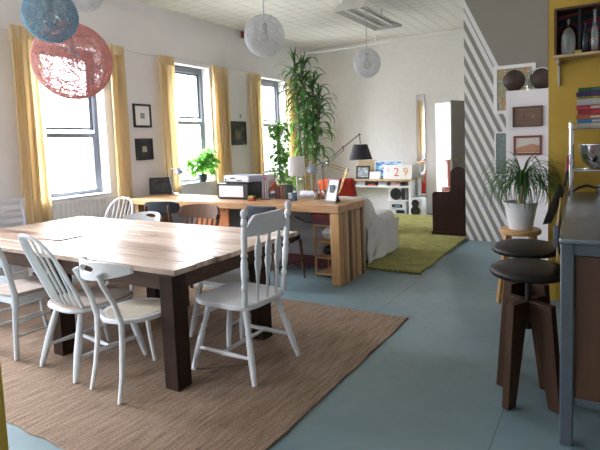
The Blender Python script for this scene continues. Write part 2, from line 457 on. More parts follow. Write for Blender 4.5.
# white half wall, yellow kitchen wall, rest of the room behind the camera
struct('wall_half', MB().bx(-.935, -.3005, 5.6, 5.96, 0, 1.95), M['wall'], .004)
struct('wall_yellow', MB().bx(-.42, XR, 4.6, 4.74, 0, H), M['yellow'])
struct('trim_2', MB().bx(-.424, -.4201, 4.6, 4.74, 1.9, H), col((.06, .03, .03)))
struct('wall_stair', MB().bx(-.30, -.15, 4.74, 6.95, 0, H), M['wall'])
struct('wall_right', MB().bx(XR, XR + .15, YF - .2, 4.74, 0, H), M['wall'])
WINF = [(-5.1, -4.0)]
mb = MB(); x = XW
for a, b in WINF:
    mb.bx(x, a, YF - .24, YF, 0, H); mb.bx(a, b, YF - .24, YF, 0, SILL); mb.bx(a, b, YF - .24, YF, TOP, H); x = b
mb.bx(x, XR, YF - .24, YF, 0, H)
struct('wall_front', mb, M['wall'])
struct('wall_pillar', MB().bx(-2.35, -1.925, .60, .895, 0, H), M['yellow'])
# trims
struct('baseboard_back', MB().bx(XW, DX0 - .09, YB - .02, YB, 0, .14).bx(DX1 + .09, -1.72, YB - .02, YB, 0, .14), M['cream'], .004)
struct('baseboard_left', MB().bx(XW, XW + .02, YF, YB - .02, 0, .15), M['trimw'], .004)
struct('trim_3', MB().bx(XW, -1.72, YB - .05, YB, H - .07, H), M['cream'], .01)       # crown
# beadboard apron below the first window
mb = MB(); y = 3.36
while y < 4.16: mb.bx(XW, XW + .018, y, y + .055, .15, .86); y += .06
mb.bx(XW, XW + .03, 3.33, 4.19, .84, .88)
struct('trim_4', mb, M['trimw'], .003)
# windows
for i, (a, b) in enumerate(WIN + WINF):
    w = bpy.data.objects.new('window_%d' % (i + 1), None); C.objects.link(w)
    w.location = (XW - .2, (a + b) / 2, SILL); w['kind'] = 'structure'
    if i >= len(WIN): w.location = ((a + b) / 2, YF - .2, SILL); w.rotation_euler = (0, 0, R(90))
    hw = (b - a) / 2; hh = TOP - SILL
    rail = .775 if i <= 2 else .975
    f = .05
    mb = MB()
    mb.bx(-.035, .035, -hw, -hw + f, 0, hh).bx(-.035, .035, hw - f, hw, 0, hh).bx(-.035, .035, -hw + f, hw - f, 0, .03).bx(-.04, .045, -hw + f, hw - f, hh - .09, hh)
    mb.build('window_frame', M['frame'], w, .004)
    # lower sash (inner) and upper sash (outer)
    mb = MB(); s = .035; x0, x1 = .002, .03; z0, z1 = .03, rail + .03
    mb.bx(x0, x1, -hw + f, -hw + f + s, z0, z1).bx(x0, x1, hw - f - s, hw - f, z0, z1).bx(x0, x1, -hw + f + s, hw - f - s, z0, z0 + .045).bx(x0, x1, -hw + f + s, hw - f - s, z1 - .06, z1)
    sa = mb.build('lower_sash', M['frame'], w, .003)
    MB().bx(.014, .017, -hw + f + s, hw - f - s, z0 + .045, z1 - .06).build('pane', M['glass'], sa)
    mb = MB(); x0, x1 = -.03, -.002; z0, z1 = rail + .07, hh - .09
    mb.bx(x0, x1, -hw + f, -hw + f + s, z0, z1).bx(x0, x1, hw - f - s, hw - f, z0, z1).bx(x0, x1, -hw + f + s, hw - f - s, z0, z0 + .035).bx(x0, x1, -hw + f + s, hw - f - s, z1 - .03, z1)
    sb = mb.build('upper_sash', M['frame'], w, .003)
    MB().bx(-.017, -.014, -hw + f + s, hw - f - s, z0 + .035, z1 - .03).build('pane', M['glass'], sb)
    MB().bx(.04, .235, -hw + .001, hw - .001, -.0, .025).build('window_sill', M['trimw'], w, .003)
# curtain wire
def curtain(y0, y1, zt, zb, lab, name='curtain', x=XW + .085, lean=0):
    y0 *= .985; y1 *= .985
    nf = max(3, round((y1 - y0) / .085))
    def fn(u, v, o):
        z = zt + (zb - zt) * v
        g = .5 + .5 * min(1, v * 8)
        ph = 2 * PI * nf * u
        yy = y0 + (y1 - y0) * u + .012 * math.sin(ph * 2 + 1) * g + lean * v
        flare = 1 + .06 * v
        yy = (yy - (y0 + y1) / 2) * flare + (y0 + y1) / 2
        xx = x + .035 * g * math.sin(ph) + .012 * math.sin(3.1 * ph / nf + 5 * v) + o
        return (xx, yy, z)
    root = thing(name, lab, 'curtain', (x, (y0 + y1) / 2, zb))
    L = Vector(root.location)
    m = MB().grid(nf * 12, 26, fn); m.build('drape', M['curtain'], root, loc=None)
    root.children[0].location = -L
    # gathered header with its little tape loops
    m = MB().grid(nf * 12, 2, lambda u, v, o: (x + .022 + .02 * math.sin(2 * PI * nf * u) * .5, y0 + (y1 - y0) * u, zt + .01 - .13 * v))
    h = m.build('header', M['curtain'], root); h.location = -L
    return root
curtain(3.00, 3.31, 2.83, .06, 'yellow curtain hanging left of the window nearest the white ladder chair')
curtain(4.215, 4.45, 2.81, .06, 'yellow curtain hanging right of the nearest window, by the two stacked black frames')
curtain(5.035, 5.335, 2.79, .06, 'yellow curtain left of the middle window, behind the small silver lamp')
curtain(6.14, 6.53, 2.77, .06, 'yellow curtain right of the middle window, beside the small dark picture')
curtain(7.13, 7.46, 2.76, .06, 'yellow curtain left of the farthest window, above the disc player')
curtain(8.33, 8.65, 2.76, .06, 'yellow curtain mostly hidden behind the tall dark green plant')
curtain(2.05, 2.35, 2.84, .06, 'yellow curtain seen only as a reflection in the tall narrow mirror')
tag(MB().tube([(XW + .055, -.3 + k * .5, 2.79 + .012 * math.sin(k * 1.7)) for k in range(19)], .003, 6).build('curtain_wire', M['wire']),
    'thin pale wire running along the window wall at curtain height', 'wire')

# ------------------------------------------------------------------ rugs
M_ = MB(); 
def wob(x0, x1, y0, y1, a=.008, step=.12):
    P = []
    n = int((x1 - x0) / step); m = int((y1 - y0) / step)
    P += [(x0 + (x1 - x0) * k / n, y0 + random.uniform(-a, a)) for k in range(n)]
    P += [(x1 + random.uniform(-a, a), y0 + (y1 - y0) * k / m) for k in range(m)]
    P += [(x1 - (x1 - x0) * k / n, y1 + random.uniform(-a, a)) for k in range(n)]
    P += [(x0 + random.uniform(-a, a), y1 - (y1 - y0) * k / m) for k in range(m)]
    return P
tag(MB().plate(wob(-5.1, -1.378, 1.307, 3.655), 0, .011).build('jute_rug', M['jute'], bevel=.003),
    'large tan woven jute rug under the dining table', 'rug')
tag(MB().plate(wob(-4.9, -1.72, 4.95, 8.87, .012, .06), 0, .03).build('shag_rug', M['shag'], bevel=.01),
    'lime green shag rug lying beyond the desk', 'rug')
bpy.data.objects['shag_rug'].location.z = 0.0

# ------------------------------------------------------------------ dining table
TX0, TX1, TY0, TY1, TZ = -5.05, -2.185, 1.965, 3.29, .74
t = thing('dining_table', 'long farmhouse dining table with pale plank top and dark square legs', 'table', (0, 0, .011))
TZ -= .011
n = 7; w = (TY1 - TY0) / n
for k in range(n):
    y0 = TY0 + k * w
    MB().bx(TX0 + random.uniform(-.006, .006), TX1 + random.uniform(-.006, .006), y0 + .0025, y0 + w - .0025, TZ - .035, TZ).build('plank', M['tabletop'], t, .004)
LX = (-4.75, -3.375, -2.235); LY = (2.0, 2.83)
for x in LX:
    for y in LY:
        MB().bx(x - .055, x + .055, y - .055, y + .055, 0, TZ - .0355).build('leg', M['legdark'], t, .004)
ap = MB()
for y in LY:
    for a, b in zip(LX, LX[1:]): ap.bx(a + .056, b - .056, y - .02, y + .02, TZ - .135, TZ - .0355)
for x in (LX[0], LX[2]): ap.bx(x - .02, x + .02, LY[0] + .056, LY[1] - .056, TZ - .135, TZ - .0355)
ap.build('apron', M['apron'], t, .003)
mb = MB()
for x in (LX[0], LX[2]): mb.bx(x - .04, x + .04, LY[1] + .056, TY1 - .03, TZ - .085, TZ - .0355)
mb.build('bearer', M['apron'], t, .003)

# ------------------------------------------------------------------ chairs (front +Y, back -Y)
def seat_poly(wf, wb, d, n=10, pw=.42):
    P = []
    for k in range(n * 4):
        a = 2 * PI * k / (n * 4); c, s_ = math.cos(a), math.sin(a)
        x = abs(c) ** pw * (1 if c > 0 else -1); y = abs(s_) ** pw * (1 if s_ > 0 else -1)
        f = (y + 1) / 2; w = wb + (wf - wb) * f
        P.append((x * w / 2, y * d / 2))
    return P
LEGP = [(0, .014), (.06, .017), (.3, .022), (.55, .021), (.62, .015), (.66, .021), (.7, .016), (.9, .021), (1, .018)]
POSTP = [(0, .019), (.12, .021), (.16, .014), (.2, .022), (.24, .014), (.3, .019), (.46, .022), (.5, .015), (.53, .023), (.56, .015), (.62, .020), (.78, .019), (.82, .014), (.85, .022), (.89, .017), (.905, .012), (.94, .022), (.975, .021), (1, .007)]
def farmhouse_chair(name, lab, loc, rz):
    r = thing(name, lab, 'chair', loc, rz)
    P = [(x, y + .02) for x, y in seat_poly(.46, .45, .49, pw=.5)]
    MB().plate(P, .435, .47).build('seat', M['whitep'], r, .01, seg=3)
    for sx in (-1, 1):
        MB().turned((sx * .24, .24, 0), (sx * .165, .14, .44), LEGP).build('leg', M['whitep'], r)
        MB().turned((sx * .235, -.265, 0), (sx * .155, -.15, .44), LEGP).build('leg', M['whitep'], r)
    STP = [(0, .009), (.2, .012), (.45, .015), (.5, .018), (.55, .015), (.8, .012), (1, .009)]
    for sx in (-1, 1):
        MB().turned((sx * .215, .205, .15), (sx * .212, -.224, .15), STP).build('stretcher', M['whitep'], r)
    MB().turned((-.213, 0, .15), (.213, 0, .15), STP).build('stretcher', M['whitep'], r)
    L = .055                                    # how far the back leans
    yb = -.185
    for sx in (-1, 1):
        MB().turned((sx * .20, yb, .465), (sx * .225, yb - L, 1.07), POSTP, 14).build('back_post', M['whitep'], r)
    def yz(z): return yb - L * (z - .465) / .605
    # crest rail, dipping in the middle and scrolled at the top
    def crest(u, v, o):
        x = -.215 + .43 * u; z0 = .90 - .012 * math.sin(PI * u); e = min(1, max(0, (min(u, 1 - u) - .03) / .16)); top = .955 + .07 * e * e * (3 - 2 * e)
        z = z0 + (top - z0) * v
        return (x, yz(z) - .03 * math.sin(PI * u) + o, z)
    MB().grid(24, 6, crest, .02).build('crest_rail', M['whitep'], r, .003)
    for k in (-1, 0, 1):
        x0, x1 = k * .095, k * .105
        z0, z1 = .465, .91
        pr = [(0, .010), (.08, .011), (.18, .013), (.3, .014), (.45, .021), (.55, .032), (.6, .031), (.64, .024), (.68, .032), (.78, .031), (.9, .016), (1, .009)]
        pts = []; 
        for tt, rr in pr: z = z0 + (z1 - z0) * tt; pts.append((x0 + (x1 - x0) * tt, yz(z) - .018, z))
        MB().tube(pts, [rr for _, rr in pr], 10, sq=(1, .42), up=(1, 0, 0)).build('spindle', M['whitep'], r)
    return r
farmhouse_chair('farmhouse_chair', 'white painted farmhouse chair with turned posts at the right end of the table', (-2.07, 2.435, .014), R(89))

def hoop_chair(name, lab, loc, rz, mat, seatmat, hoopw=.45, top=.935, ns=7, low=False):
    r = thing(name, lab, 'chair', loc, rz)
    P = seat_poly(.47, .45, .47, pw=.6)
    s = MB().plate(P, .415, .452).build('seat', seatmat, r, .012, seg=3)
    MB().plate([(x * 1.012, y * 1.012) for x, y in P], .416, .442).build('seat_edge', mat, r, .008)
    WL = [(0, .014), (.1, .018), (.45, .024), (.7, .021), (1, .016)]
    for sx in (-1, 1):
        MB().turned((sx * .235, .235, 0), (sx * .16, .14, .43), WL).build('leg', mat, r)
        MB().turned((sx * .225, -.255, 0), (sx * .15, -.15, .42), WL).build('leg', mat, r)
        MB().turned((sx * .21, .2, .14), (sx * .198, -.21, .14), [(0, .009), (.5, .017), (1, .009)]).build('stretcher', mat, r)
    MB().turned((-.205, 0, .14), (.205, 0, .14), [(0, .009), (.5, .017), (1, .009)]).build('stretcher', mat, r)
    yb, L = -.195, .19
    def yz(z): return yb - L * (z - .455) / .48
    def hoop(a):                               # a in 0..pi
        c, s_ = math.cos(a), math.sin(a)
        z = .455 + (top - .455) * (s_ ** .62 if s_ > 0 else 0)
        x = hoopw / 2 * (abs(c) ** .8) * (1 if c > 0 else -1) * (1 - .10 * (1 - s_))
        return (x, yz(z) + .03 * abs(c), z)
    MB().tube([hoop(PI * k / 40) for k in range(41)], .0135, 10, sq=(1, .8)).build('hoop', mat, r)
    for k in range(ns):
        f = (k + .5) / ns * 2 - 1
        xb = f * hoopw * .40; xt = f * hoopw * .46
        best = min((abs(hoop(PI * q / 400)[0] - xt), hoop(PI * q / 400)) for q in range(20, 381))[1]
        zb = .455
        MB().turned((xb, yz(zb) + .02 * abs(f), zb), best, [(0, .0065), (.3, .009), (1, .006)], 8).build('spindle', mat, r)
    return r
hoop_chair('hoop_back_chair', 'white hoop-back spindle chair with worn tan seat, back turned to the viewer', (-3.055, 2.015, .014), R(-6), M['whiteold'], M['tanseat'])
hoop_chair('hoop_back_chair', 'white hoop-back chair across the table, below the window ledge', (-4.83, 3.36, .014), R(186), M['whitep'], M['whitep'], hoopw=.46, top=.885)

def low_chair(name, lab, loc, rz):
    r = thing(name, lab, 'chair', loc, rz); mat = M['whitep']
    MB().plate(seat_poly(.42, .40, .38, pw=.5), .42, .452).build('seat', mat, r, .01, seg=3)
    for sx in (-1, 1):
        MB().turned((sx * .2, .22, 0), (sx * .155, .13, .42), LEGP).build('leg', mat, r)
        MB().turned((sx * .2, -.2, 0), (sx * .15, -.13, .42), LEGP).build('leg', mat, r)
        MB().turned((sx * .185, .19, .15), (sx * .18, -.17, .15), [(0, .008), (.5, .013), (1, .008)]).build('stretcher', mat, r)
    MB().tube([(x, -.185 - .02 * (1 - (x / .2) ** 2), .675) for x in (-.2, -.1, 0, .1, .2)], .016, 8).build('top_rail', mat, r)
    for k in range(6):
        x = -.165 + .066 * k
        MB().turned((x, -.165, .45), (x * 1.1, -.19 - .01 * (1 - (x / .2) ** 2), .672), [(0, .007), (.5, .0095), (1, .007)], 8).build('spindle', mat, r)
    return r
low_chair('low_spindle_chair', 'small white low spindle chair tucked under the right end of the table', (-2.52, 2.80, .014), R(176))

def bentwood_chair(name, lab, loc, rz, seatmat):
    r = thing(name, lab, 'chair', loc, rz); mat = M['whitep']
    MB().lathe([(.0, .43), (.18, .43), (.205, .436), (.208, .455), (.2, .462), (.185, .463), (.17, .458)], seg=36).build('seat_rim', mat, r)
    MB().lathe([(.001, .461), (.12, .4615), (.172, .463), (.176, .457), (.001, .455)], seg=36).build('seat_pad', seatmat, r)
    for sx in (-1, 1):
        # front leg, bowed outwards
        MB().tube([(sx * .125, .13, .43), (sx * .145, .16, .30), (sx * .16, .185, .15), (sx * .185, .22, 0)], [.017, .016, .014, .013], 10).build('leg', mat, r)
        # rear leg, one bent piece rising into the back post
        pts = [(sx * .155, -.235, 0), (sx * .145, -.205, .15), (sx * .135, -.185, .32), (sx * .135, -.18, .45), (sx * .125, -.215, .58), (sx * .115, -.265, .69), (sx * .13, -.29, .765)]
        MB().tube(pts, [.013, .014, .016, .017, .015, .014, .018], 10).build('leg', mat, r)
    # wide curved top rail with an oval hand hole
    bm = MB()
    def P(u, v, o):
        x = -.25 + .5 * u; k = abs(x) / .25
        zb = .715 + .035 * k ** 2
        zt = .825 - .035 * k ** 3
        return (x, -.30 + .13 * k ** 2 + o, zb + (zt - zb) * v)
    na, nr = 96, 10
    cu, cv, ru, rv = .5, .60, .145, .20
    lay = []
    for o in (0, .016):
        L_ = []
        for q in range(na):
            a = 2 * PI * q / na; c, s_ = math.cos(a), math.sin(a)
            # outer end of the ray on the unit rectangle, with softened corners
            t_ = min(((1 - cu) / abs(c)) if abs(c) > 1e-6 else 9, ((1 - cv) / s_) if s_ > 1e-6 else ((cv / -s_) if s_ < -1e-6 else 9))
            ou, ov = cu + c * t_, cv + s_ * t_
            iu, iv = cu + ru * c, cv + rv * s_
            L_.append([bm.bm.verts.new(P(iu + (ou - iu) * (w_ / nr), iv + (ov - iv) * (w_ / nr), o)) for w_ in range(nr + 1)])
        lay.append(L_)
    A_, B_ = lay
    for q in range(na):
        z_ = (q + 1) % na
        for w_ in range(nr):
            bm.bm.faces.new((A_[q][w_], A_[q][w_ + 1], A_[z_][w_ + 1], A_[z_][w_])); bm.bm.faces.new((B_[q][w_], B_[z_][w_], B_[z_][w_ + 1], B_[q][w_ + 1]))
        bm.bm.faces.new((A_[q][0], A_[z_][0], B_[z_][0], B_[q][0])); bm.bm.faces.new((A_[q][nr], B_[q][nr], B_[z_][nr], A_[z_][nr]))
    bm.build('top_rail', mat, r)
    return r
bw = bentwood_chair('bentwood_chair', 'white bentwood chair with a beige round seat, nearest the camera', (-2.51, 1.95, .014), R(-7), M['cane'])
fc = copy_tree(bw, (-4.19, 3.25, .014), R(184), 'white chair across the table whose rail has an oval hand hole, beside the hoop-back'); fc.scale = (1, 1, .94)

def banker_chair(name, lab, loc, rz):
    r = thing(name, lab, 'chair', loc, rz); mat = M['brownchair']
    MB().plate(seat_poly(.46, .42, .43, pw=.4), .43, .46).build('seat', mat, r, .008)
    for sx in (-1, 1):
        MB().turned((sx * .19, .2, 0), (sx * .18, .17, .43), [(0, .022), (.06, .026), (.12, .017), (.5, .02), (.9, .024), (1, .024)]).build('leg', mat, r)
        MB().tube([(sx * .19, -.25, 0), (sx * .185, -.2, .43), (sx * .2, -.235, .66), (sx * .215, -.26, .78)], [.018, .022, .018, .018], 8, sq=(1.1, .8)).build('leg', mat, r)
        MB().turned((sx * .185, .18, .2), (sx * .187, -.22, .2), [(0, .010), (.5, .012), (1, .010)]).build('stretcher', mat, r)
    def crest(u, v, o):
        x = -.265 + .53 * u; k = abs(x) / .265
        z0 = .735 + .012 * k * k + (.05 * max(0, (k - .86) / .14) ** 2); z1 = .875 - .02 * k * k - .055 * max(0, (k - .82) / .18) ** 2
        return (x, -.27 + .075 * k * k - .03 * v + o, z0 + (z1 - z0) * v)
    MB().grid(30, 6, crest, .022).build('crest_rail', mat, r, .003)
    for k in range(5):
        x = -.13 + .065 * k
        MB().tube([(x * .9, -.19, .455), (x, -.225, .6), (x * 1.05, -.262, .75)], [.009, .012, .009], 8, sq=(1.2, .7), up=(1, 0, 0)).build('spindle', mat, r)
    return r
banker_chair('banker_chair', 'brown wooden chair with a broad curved crest rail across the table', (-3.50, 3.31, .014), R(181))

def panel_chair(name, lab, loc, rz):
    r = thing(name, lab, 'chair', loc, rz); mat = M['brownchair']
    MB().plate(seat_poly(.44, .42, .42, pw=.4), .43, .47).build('seat', M['charcoal'], r, .012)
    for sx in (-1, 1):
        MB().tube([(sx * .18, .18, 0), (sx * .18, .17, .43)], .018, 8).build('leg', mat, r)
        MB().tube([(sx * .17, -.23, 0), (sx * .165, -.195, .43), (sx * .15, -.24, .80)], [.017, .02, .016], 8, sq=(1, 1.2)).build('leg', mat, r)
    def pan(u, v, o):
        x = -.225 + .45 * u; k = abs(x) / .225
        z1 = .845 - .025 * k ** 4; z0 = .69 + .02 * k * k
        return (x, -.185 + .05 * k * k - .03 * v + o, z0 + (z1 - z0) * v)
    MB().grid(20, 5, pan, .03).build('backrest', M['charcoal'], r, .006)
    return r
panel_chair('office_chair', 'charcoal-backed chair with brown wooden posts facing the left end of the desk', (-4.56, 4.10, 0), R(14))
def desk_chair(name, lab, loc, rz):
    r = thing(name, lab, 'chair', loc, rz); mat = M['brownchair']
    MB().plate(seat_poly(.46, .42, .44, pw=.45), .43, .485).build('seat', M['blackpad'], r, .018, seg=3)
    for sx in (-1, 1):
        MB().tube([(sx * .215, .215, 0), (sx * .2, .18, .43)], [.012, .018], 8).build('leg', mat, r)
        MB().tube([(sx * .2, -.24, 0), (sx * .185, -.2, .43), (sx * .19, -.25, .80)], [.013, .018, .014], 8).build('leg', mat, r)
        MB().tube([(sx * .208, .195, .2), (sx * .194, -.22, .2)], .01, 8).build('stretcher', mat, r)
    def pan(u, v, o):
        x = -.2 + .4 * u; k = abs(x) / .2
        return (x, -.215 + .035 * k * k - .03 * v + o, .66 + .175 * v)
    MB().grid(16, 4, pan, .03).build('backrest', M['charcoal'], r, .008)
    return r
desk_chair('desk_chair', 'black padded desk chair with thin brown legs behind the white farmhouse chair', (-3.06, 4.17, 0), R(-6))

def ladder_chair(name, lab, loc, rz):
    r = thing(name, lab, 'chair', loc, rz); mat = M['greyp']
    MB().plate(seat_poly(.44, .42, .42, pw=.3), .43, .46).build('seat', mat, r, .006)
    for sx in (-1, 1):
        MB().tube([(sx * .2, .19, 0), (sx * .2, .19, .43)], .02, 8).build('leg', mat, r)
        MB().tube([(sx * .2, -.2, 0), (sx * .2, -.18, .43), (sx * .205, -.30, .97)], .02, 8, sq=(1.2, .8), up=(0, 1, 0)).build('leg', mat, r)
        MB().tube([(sx * .2, .18, .2), (sx * .2, -.18, .2)], .01, 8).build('stretcher', mat, r)
    def sl(z0, z1):
        def f(u, v, o):
            x = -.195 + .39 * u; z = z0 + (z1 - z0) * v
            return (x, -.18 - .12 * (z - .43) / .54 - .02 * math.sin(PI * u) + o, z)
        return f
    for k in range(6):
        z0 = .52 + .07 * k
        MB().grid(10, 1, sl(z0, z0 + .038), .014).build('slat', mat, r)
    MB().grid(10, 2, lambda u, v, o: (-.235 + .47 * u, -.29 - .02 * math.sin(PI * u) + o, .945 + .035 * v), .022).build('top_rail', mat, r, .003)
    return r
ladder_chair('ladder_back_chair', 'pale grey ladder-back chair at the far left head of the table', (-5.07, 2.62, .014), R(-90))

def slat_chair(name, lab, loc, rz):
    r = thing(name, lab, 'chair', loc, rz); mat = M['whiteold']
    MB().plate(seat_poly(.44, .40, .42, pw=.3), .44, .465).build('seat', M['tanseat'], r, .006)
    fr = MB().bx(-.2, .2, .17, .19, .385, .44).bx(-.19, .19, -.19, -.17, .385, .44).bx(-.2, -.18, -.17, .17, .385, .44).bx(.18, .2, -.17, .17, .385, .44)
    fr.build('seat_frame', mat, r, .003)
    for sx in (-1, 1):
        MB().tube([(sx * .185, .175, .44), (sx * .19, .20, .3), (sx * .195, .205, .15), (sx * .21, .24, 0)], [.018, .016, .014, .013], 8).build('leg', mat, r)
        MB().tube([(sx * .19, -.21, 0), (sx * .19, -.2, .25), (sx * .185, -.185, .46), (sx * .19, -.24, .72), (sx * .2, -.32, .96)], [.017, .018, .02, .019, .016], 8, sq=(1.1, .85), up=(0, 1, 0)).build('leg', mat, r)
        for z in (.16, .26):
            MB().tube([(sx * .193, .2, z), (sx * .19, -.203, z)], .0095, 8).build('stretcher', mat, r)
    for z in (.54, .66, .78, .89):
        MB().grid(10, 1, lambda u, v, o: (-.185 + .37 * u, -.185 - .135 * ((z + .05 * v - .46) / .5) ** 1.2 - .025 * math.sin(PI * u) + o, z + .05 * v), .014).build('slat', mat, r)
    return r
slat_chair('slat_back_chair', 'grey-white slat-back chair cut off by the left edge of the view', (-3.76, 1.975, .014), R(0))

# flat things lying on the table
TT = .742
tag(MB().box((-3.99, 2.385, TT + .0045), (.34, .22, .008), rotz(R(3))).build('place_mat', wood('brown board', (.40, .22, .15), 'X', .35, .2), bevel=.002),
    'thin brown board lying flat on the left half of the dining table', 'board')

# ------------------------------------------------------------------ desk
dz = .82
t = thing('desk', 'long oak desk with a slab top and planked end, dividing the room', 'desk', (-3.8, 4.22, 0))
def W(mb, name, mat, par, bevel=.004, **k): return mb.build(name, mat, par, bevel, loc=tuple(par.location), **k)
def P_(mb, name, mat, par, bevel=0, **k):
    o = mb.build(name, mat, par, bevel, loc=tuple(par.matrix_world.translation) if False else tuple(par.location), **k)
    o.location = (0, 0, 0); return o
def lcl(mb, name, mat, par, bevel=0, **k):      # geometry given in world space, parent unrotated
    o = mb.build(name, mat, None, bevel, loc=tuple(par.location), **k)
    o.location = (0, 0, 0); o.parent = par; return o
lcl(MB().plate([(-5.39, 4.218), (-2.30, 4.218), (-2.30, 4.835), (-5.60, 4.835)], dz - .075, dz), 'desktop', M['deskwood'], t, .006)
lcl(MB().bx(-2.41, -2.30, 4.222, 4.31, 0, dz - .0755), 'leg', M['pine'], t, .012)
ys = [4.312, 4.375, 4.45, 4.51, 4.59, 4.645, 4.73, 4.785, 4.832]
for k, (a, b) in enumerate(zip(ys, ys[1:])):
    c = [(.36, .22, .11), (.48, .32, .17), (.17, .085, .045), (.40, .25, .12)][k % 4]
    lcl(MB().bx(-2.37 if k % 2 else -2.385, -2.302 if k % 2 == 0 else -2.308, a + .003, b - .003, 0, dz - .0755), 'plank', wood('end plank %d' % k, c, 'Z', .5, .3), t, .004)
lcl(MB().bx(-5.36, -5.30, 4.25, 4.80, 0, dz - .0755), 'end_panel', M['deskwood'], t, .004)
lcl(MB().bx(-5.295, -2.42, 4.80, 4.83, .14, dz - .0755), 'back_panel', M['mattegrey'], t)
lcl(MB().bx(-5.295, -2.42, 4.79, 4.82, 0, .139), 'back_rail', M['maroon'], t)
p = lcl(MB().bx(-4.33, -3.80, 4.29, 4.32, 0, dz - .0755), 'front_panel', M['orangewood'], t, .004)
q = MB().lathe([(.011, 0), (.011, .004)], (0, 0, 0), 12, rot=rotx(PI / 2)).build('cable_hole', M['black'], p)
q.location = (-3.86 + 3.8, 4.289 - 4.22, .72)
# crate shelf under the desk
t = thing('storage_shelf', 'small pine open shelf standing under the right end of the desk', 'shelf', (-2.58, 4.5, 0))
x0, x1, y0, y1 = -2.735, -2.425, 4.44, 4.74
for x in (x0, x1 - .02):
    for y in (y0, y1 - .022): lcl(MB().bx(x, x + .02, y, y + .022, 0, .583), 'post', M['pine'], t, .002)
for z in (.03, .21, .385, .565): lcl(MB().bx(x0 + .0205, x1 - .0205, y0 + .002, y1 - .002, z, z + .018), 'shelf_board', M['pine'], t, .002)
def blob(c, s, seed=0, amp=.18, u=20, v=12):
    rnd = random.Random(seed); m = MB().sphere((0, 0, 0), 1, (1, 1, 1), u, v)
    ph = [rnd.uniform(0, 6) for _ in range(9)]
    for ve in m.bm.verts:
        p = ve.co; k = 1 + amp * (math.sin(5 * p.x + ph[0]) * math.sin(5 * p.y + ph[1]) + .6 * math.sin(9 * p.z + ph[2]) * math.sin(8 * p.x + ph[3]) + .4 * math.sin(13 * p.y + ph[4]))
        ve.co = Vector((p.x * s[0] * k + c[0], p.y * s[1] * k + c[1], max(-.98 * s[2], p.z * s[2] * k) + c[2]))
    return m
tag(blob((-2.58, 4.56, .478), (.10, .10, .07), 3).build('plastic_bundle', M['plasticbag']), 'crumpled clear plastic bundle on the shelf under the desk', 'bag')
tag(blob((-2.58, 4.57, .29), (.105, .10, .055), 5, .1).build('black_bag', M['black']), 'soft black bag on the middle shelf under the desk', 'bag')
t = thing('file_box', 'flat red lidded box on top of the shelf under the desk', 'box', (-2.58, 4.57, .583))
lcl(MB().bx(-2.745, -2.43, 4.43, 4.73, .5835, .655), 'box_body', M['maroon'], t, .003)
lcl(MB().bx(-2.752, -2.425, 4.423, 4.737, .656, .70), 'box_lid', M['redbox'], t, .003)
# cable drooping behind
tag(MB().tube([(-3.2, 4.77, .60), (-3.05, 4.765, .54), (-2.92, 4.76, .53), (-2.84, 4.765, .57), (-2.79, 4.775, .66), (-2.78, 4.785, .74)], .007, 6).build('power_cord', M['black']),
    'black cord drooping along the panel under the desk', 'cord')

# things on the desk -------------------------------------------------
def frame_thing(name, lab, cat, loc, rz, w, h, bw, fmat, inner, mat_w=None, tilt=0, depth=.02, group=None, mount=None, easel=False):
    r = thing(name, lab, cat, loc, rz, group)
    rt = rotx(-tilt)
    def B(x0, x1, y0, y1, z0, z1):
        m = MB().bx(x0, x1, y0, y1, z0, z1)
        for v in m.bm.verts: v.co = rt @ v.co
        return m
    f = MB()
    for q in ((-w / 2, w / 2, 0, bw), (-w / 2, w / 2, h - bw, h), (-w / 2, -w / 2 + bw, bw, h - bw), (w / 2 - bw, w / 2, bw, h - bw)):
        f.bx(q[0], q[1], -depth, 0, q[2], q[3])
    for v in f.bm.verts: v.co = rt @ v.co
    f.build('frame', fmat, r, .002)
    if mount:
        B(-w / 2 + bw, w / 2 - bw, -depth * .6, -depth * .2, bw, h - bw).build('mount', mount, r)
        mw, mh = mat_w
        B(-w / 2 + bw + mw, w / 2 - bw - mw, -depth * .68, -depth * .62, bw + mh, h - bw - mh).build('picture', inner, r)
    else:
        B(-w / 2 + bw, w / 2 - bw, -depth * .6, -depth * .2, bw, h - bw).build('picture', inner, r)
    if easel:
        MB().prism([(0, .0), (.09, .0), (.012, h * .72)], lambda y, z: (-w * .2, y + .012 + tilt * z * 0 , z), lambda y, z: (w * .2, y + .012, z)).build('easel_back', M['black'], r)
    return r
# local -Y is the picture face
frame_thing('framed_picture', 'black framed dark picture standing on the left end of the desk', 'picture', (-5.42, 4.74, dz + .002), R(40), .30, .235, .028, M['black'], M['artdark'], tilt=R(12), mount=M['artdark'], mat_w=(.06, .05))
# silver lamp
t = thing('desk_lamp', 'small silver desk lamp with a bent neck before the curtain', 'lamp', (-5.12, 4.70, dz + .001), R(10)); t.scale = (1.2, 1.2, 1.2)
MB().lathe([(.06, 0), (.062, .012), (.03, .022), (.012, .03)], seg=24).build('base', M['chrome'], t)
MB().tube([(0, 0, .02), (-.03, 0, .14), (-.045, 0, .25), (.0, 0, .30), (.06, 0, .285)], .008, 8).build('stem', M['silverp'], t)
MB().lathe([(.0, .055), (.022, .05), (.045, .0), (.05, -.025), (.044, -.02), (.02, .03)], (.085, 0, .26), 20, rot=roty(R(-15))).build('shade', M['silverp'], t)
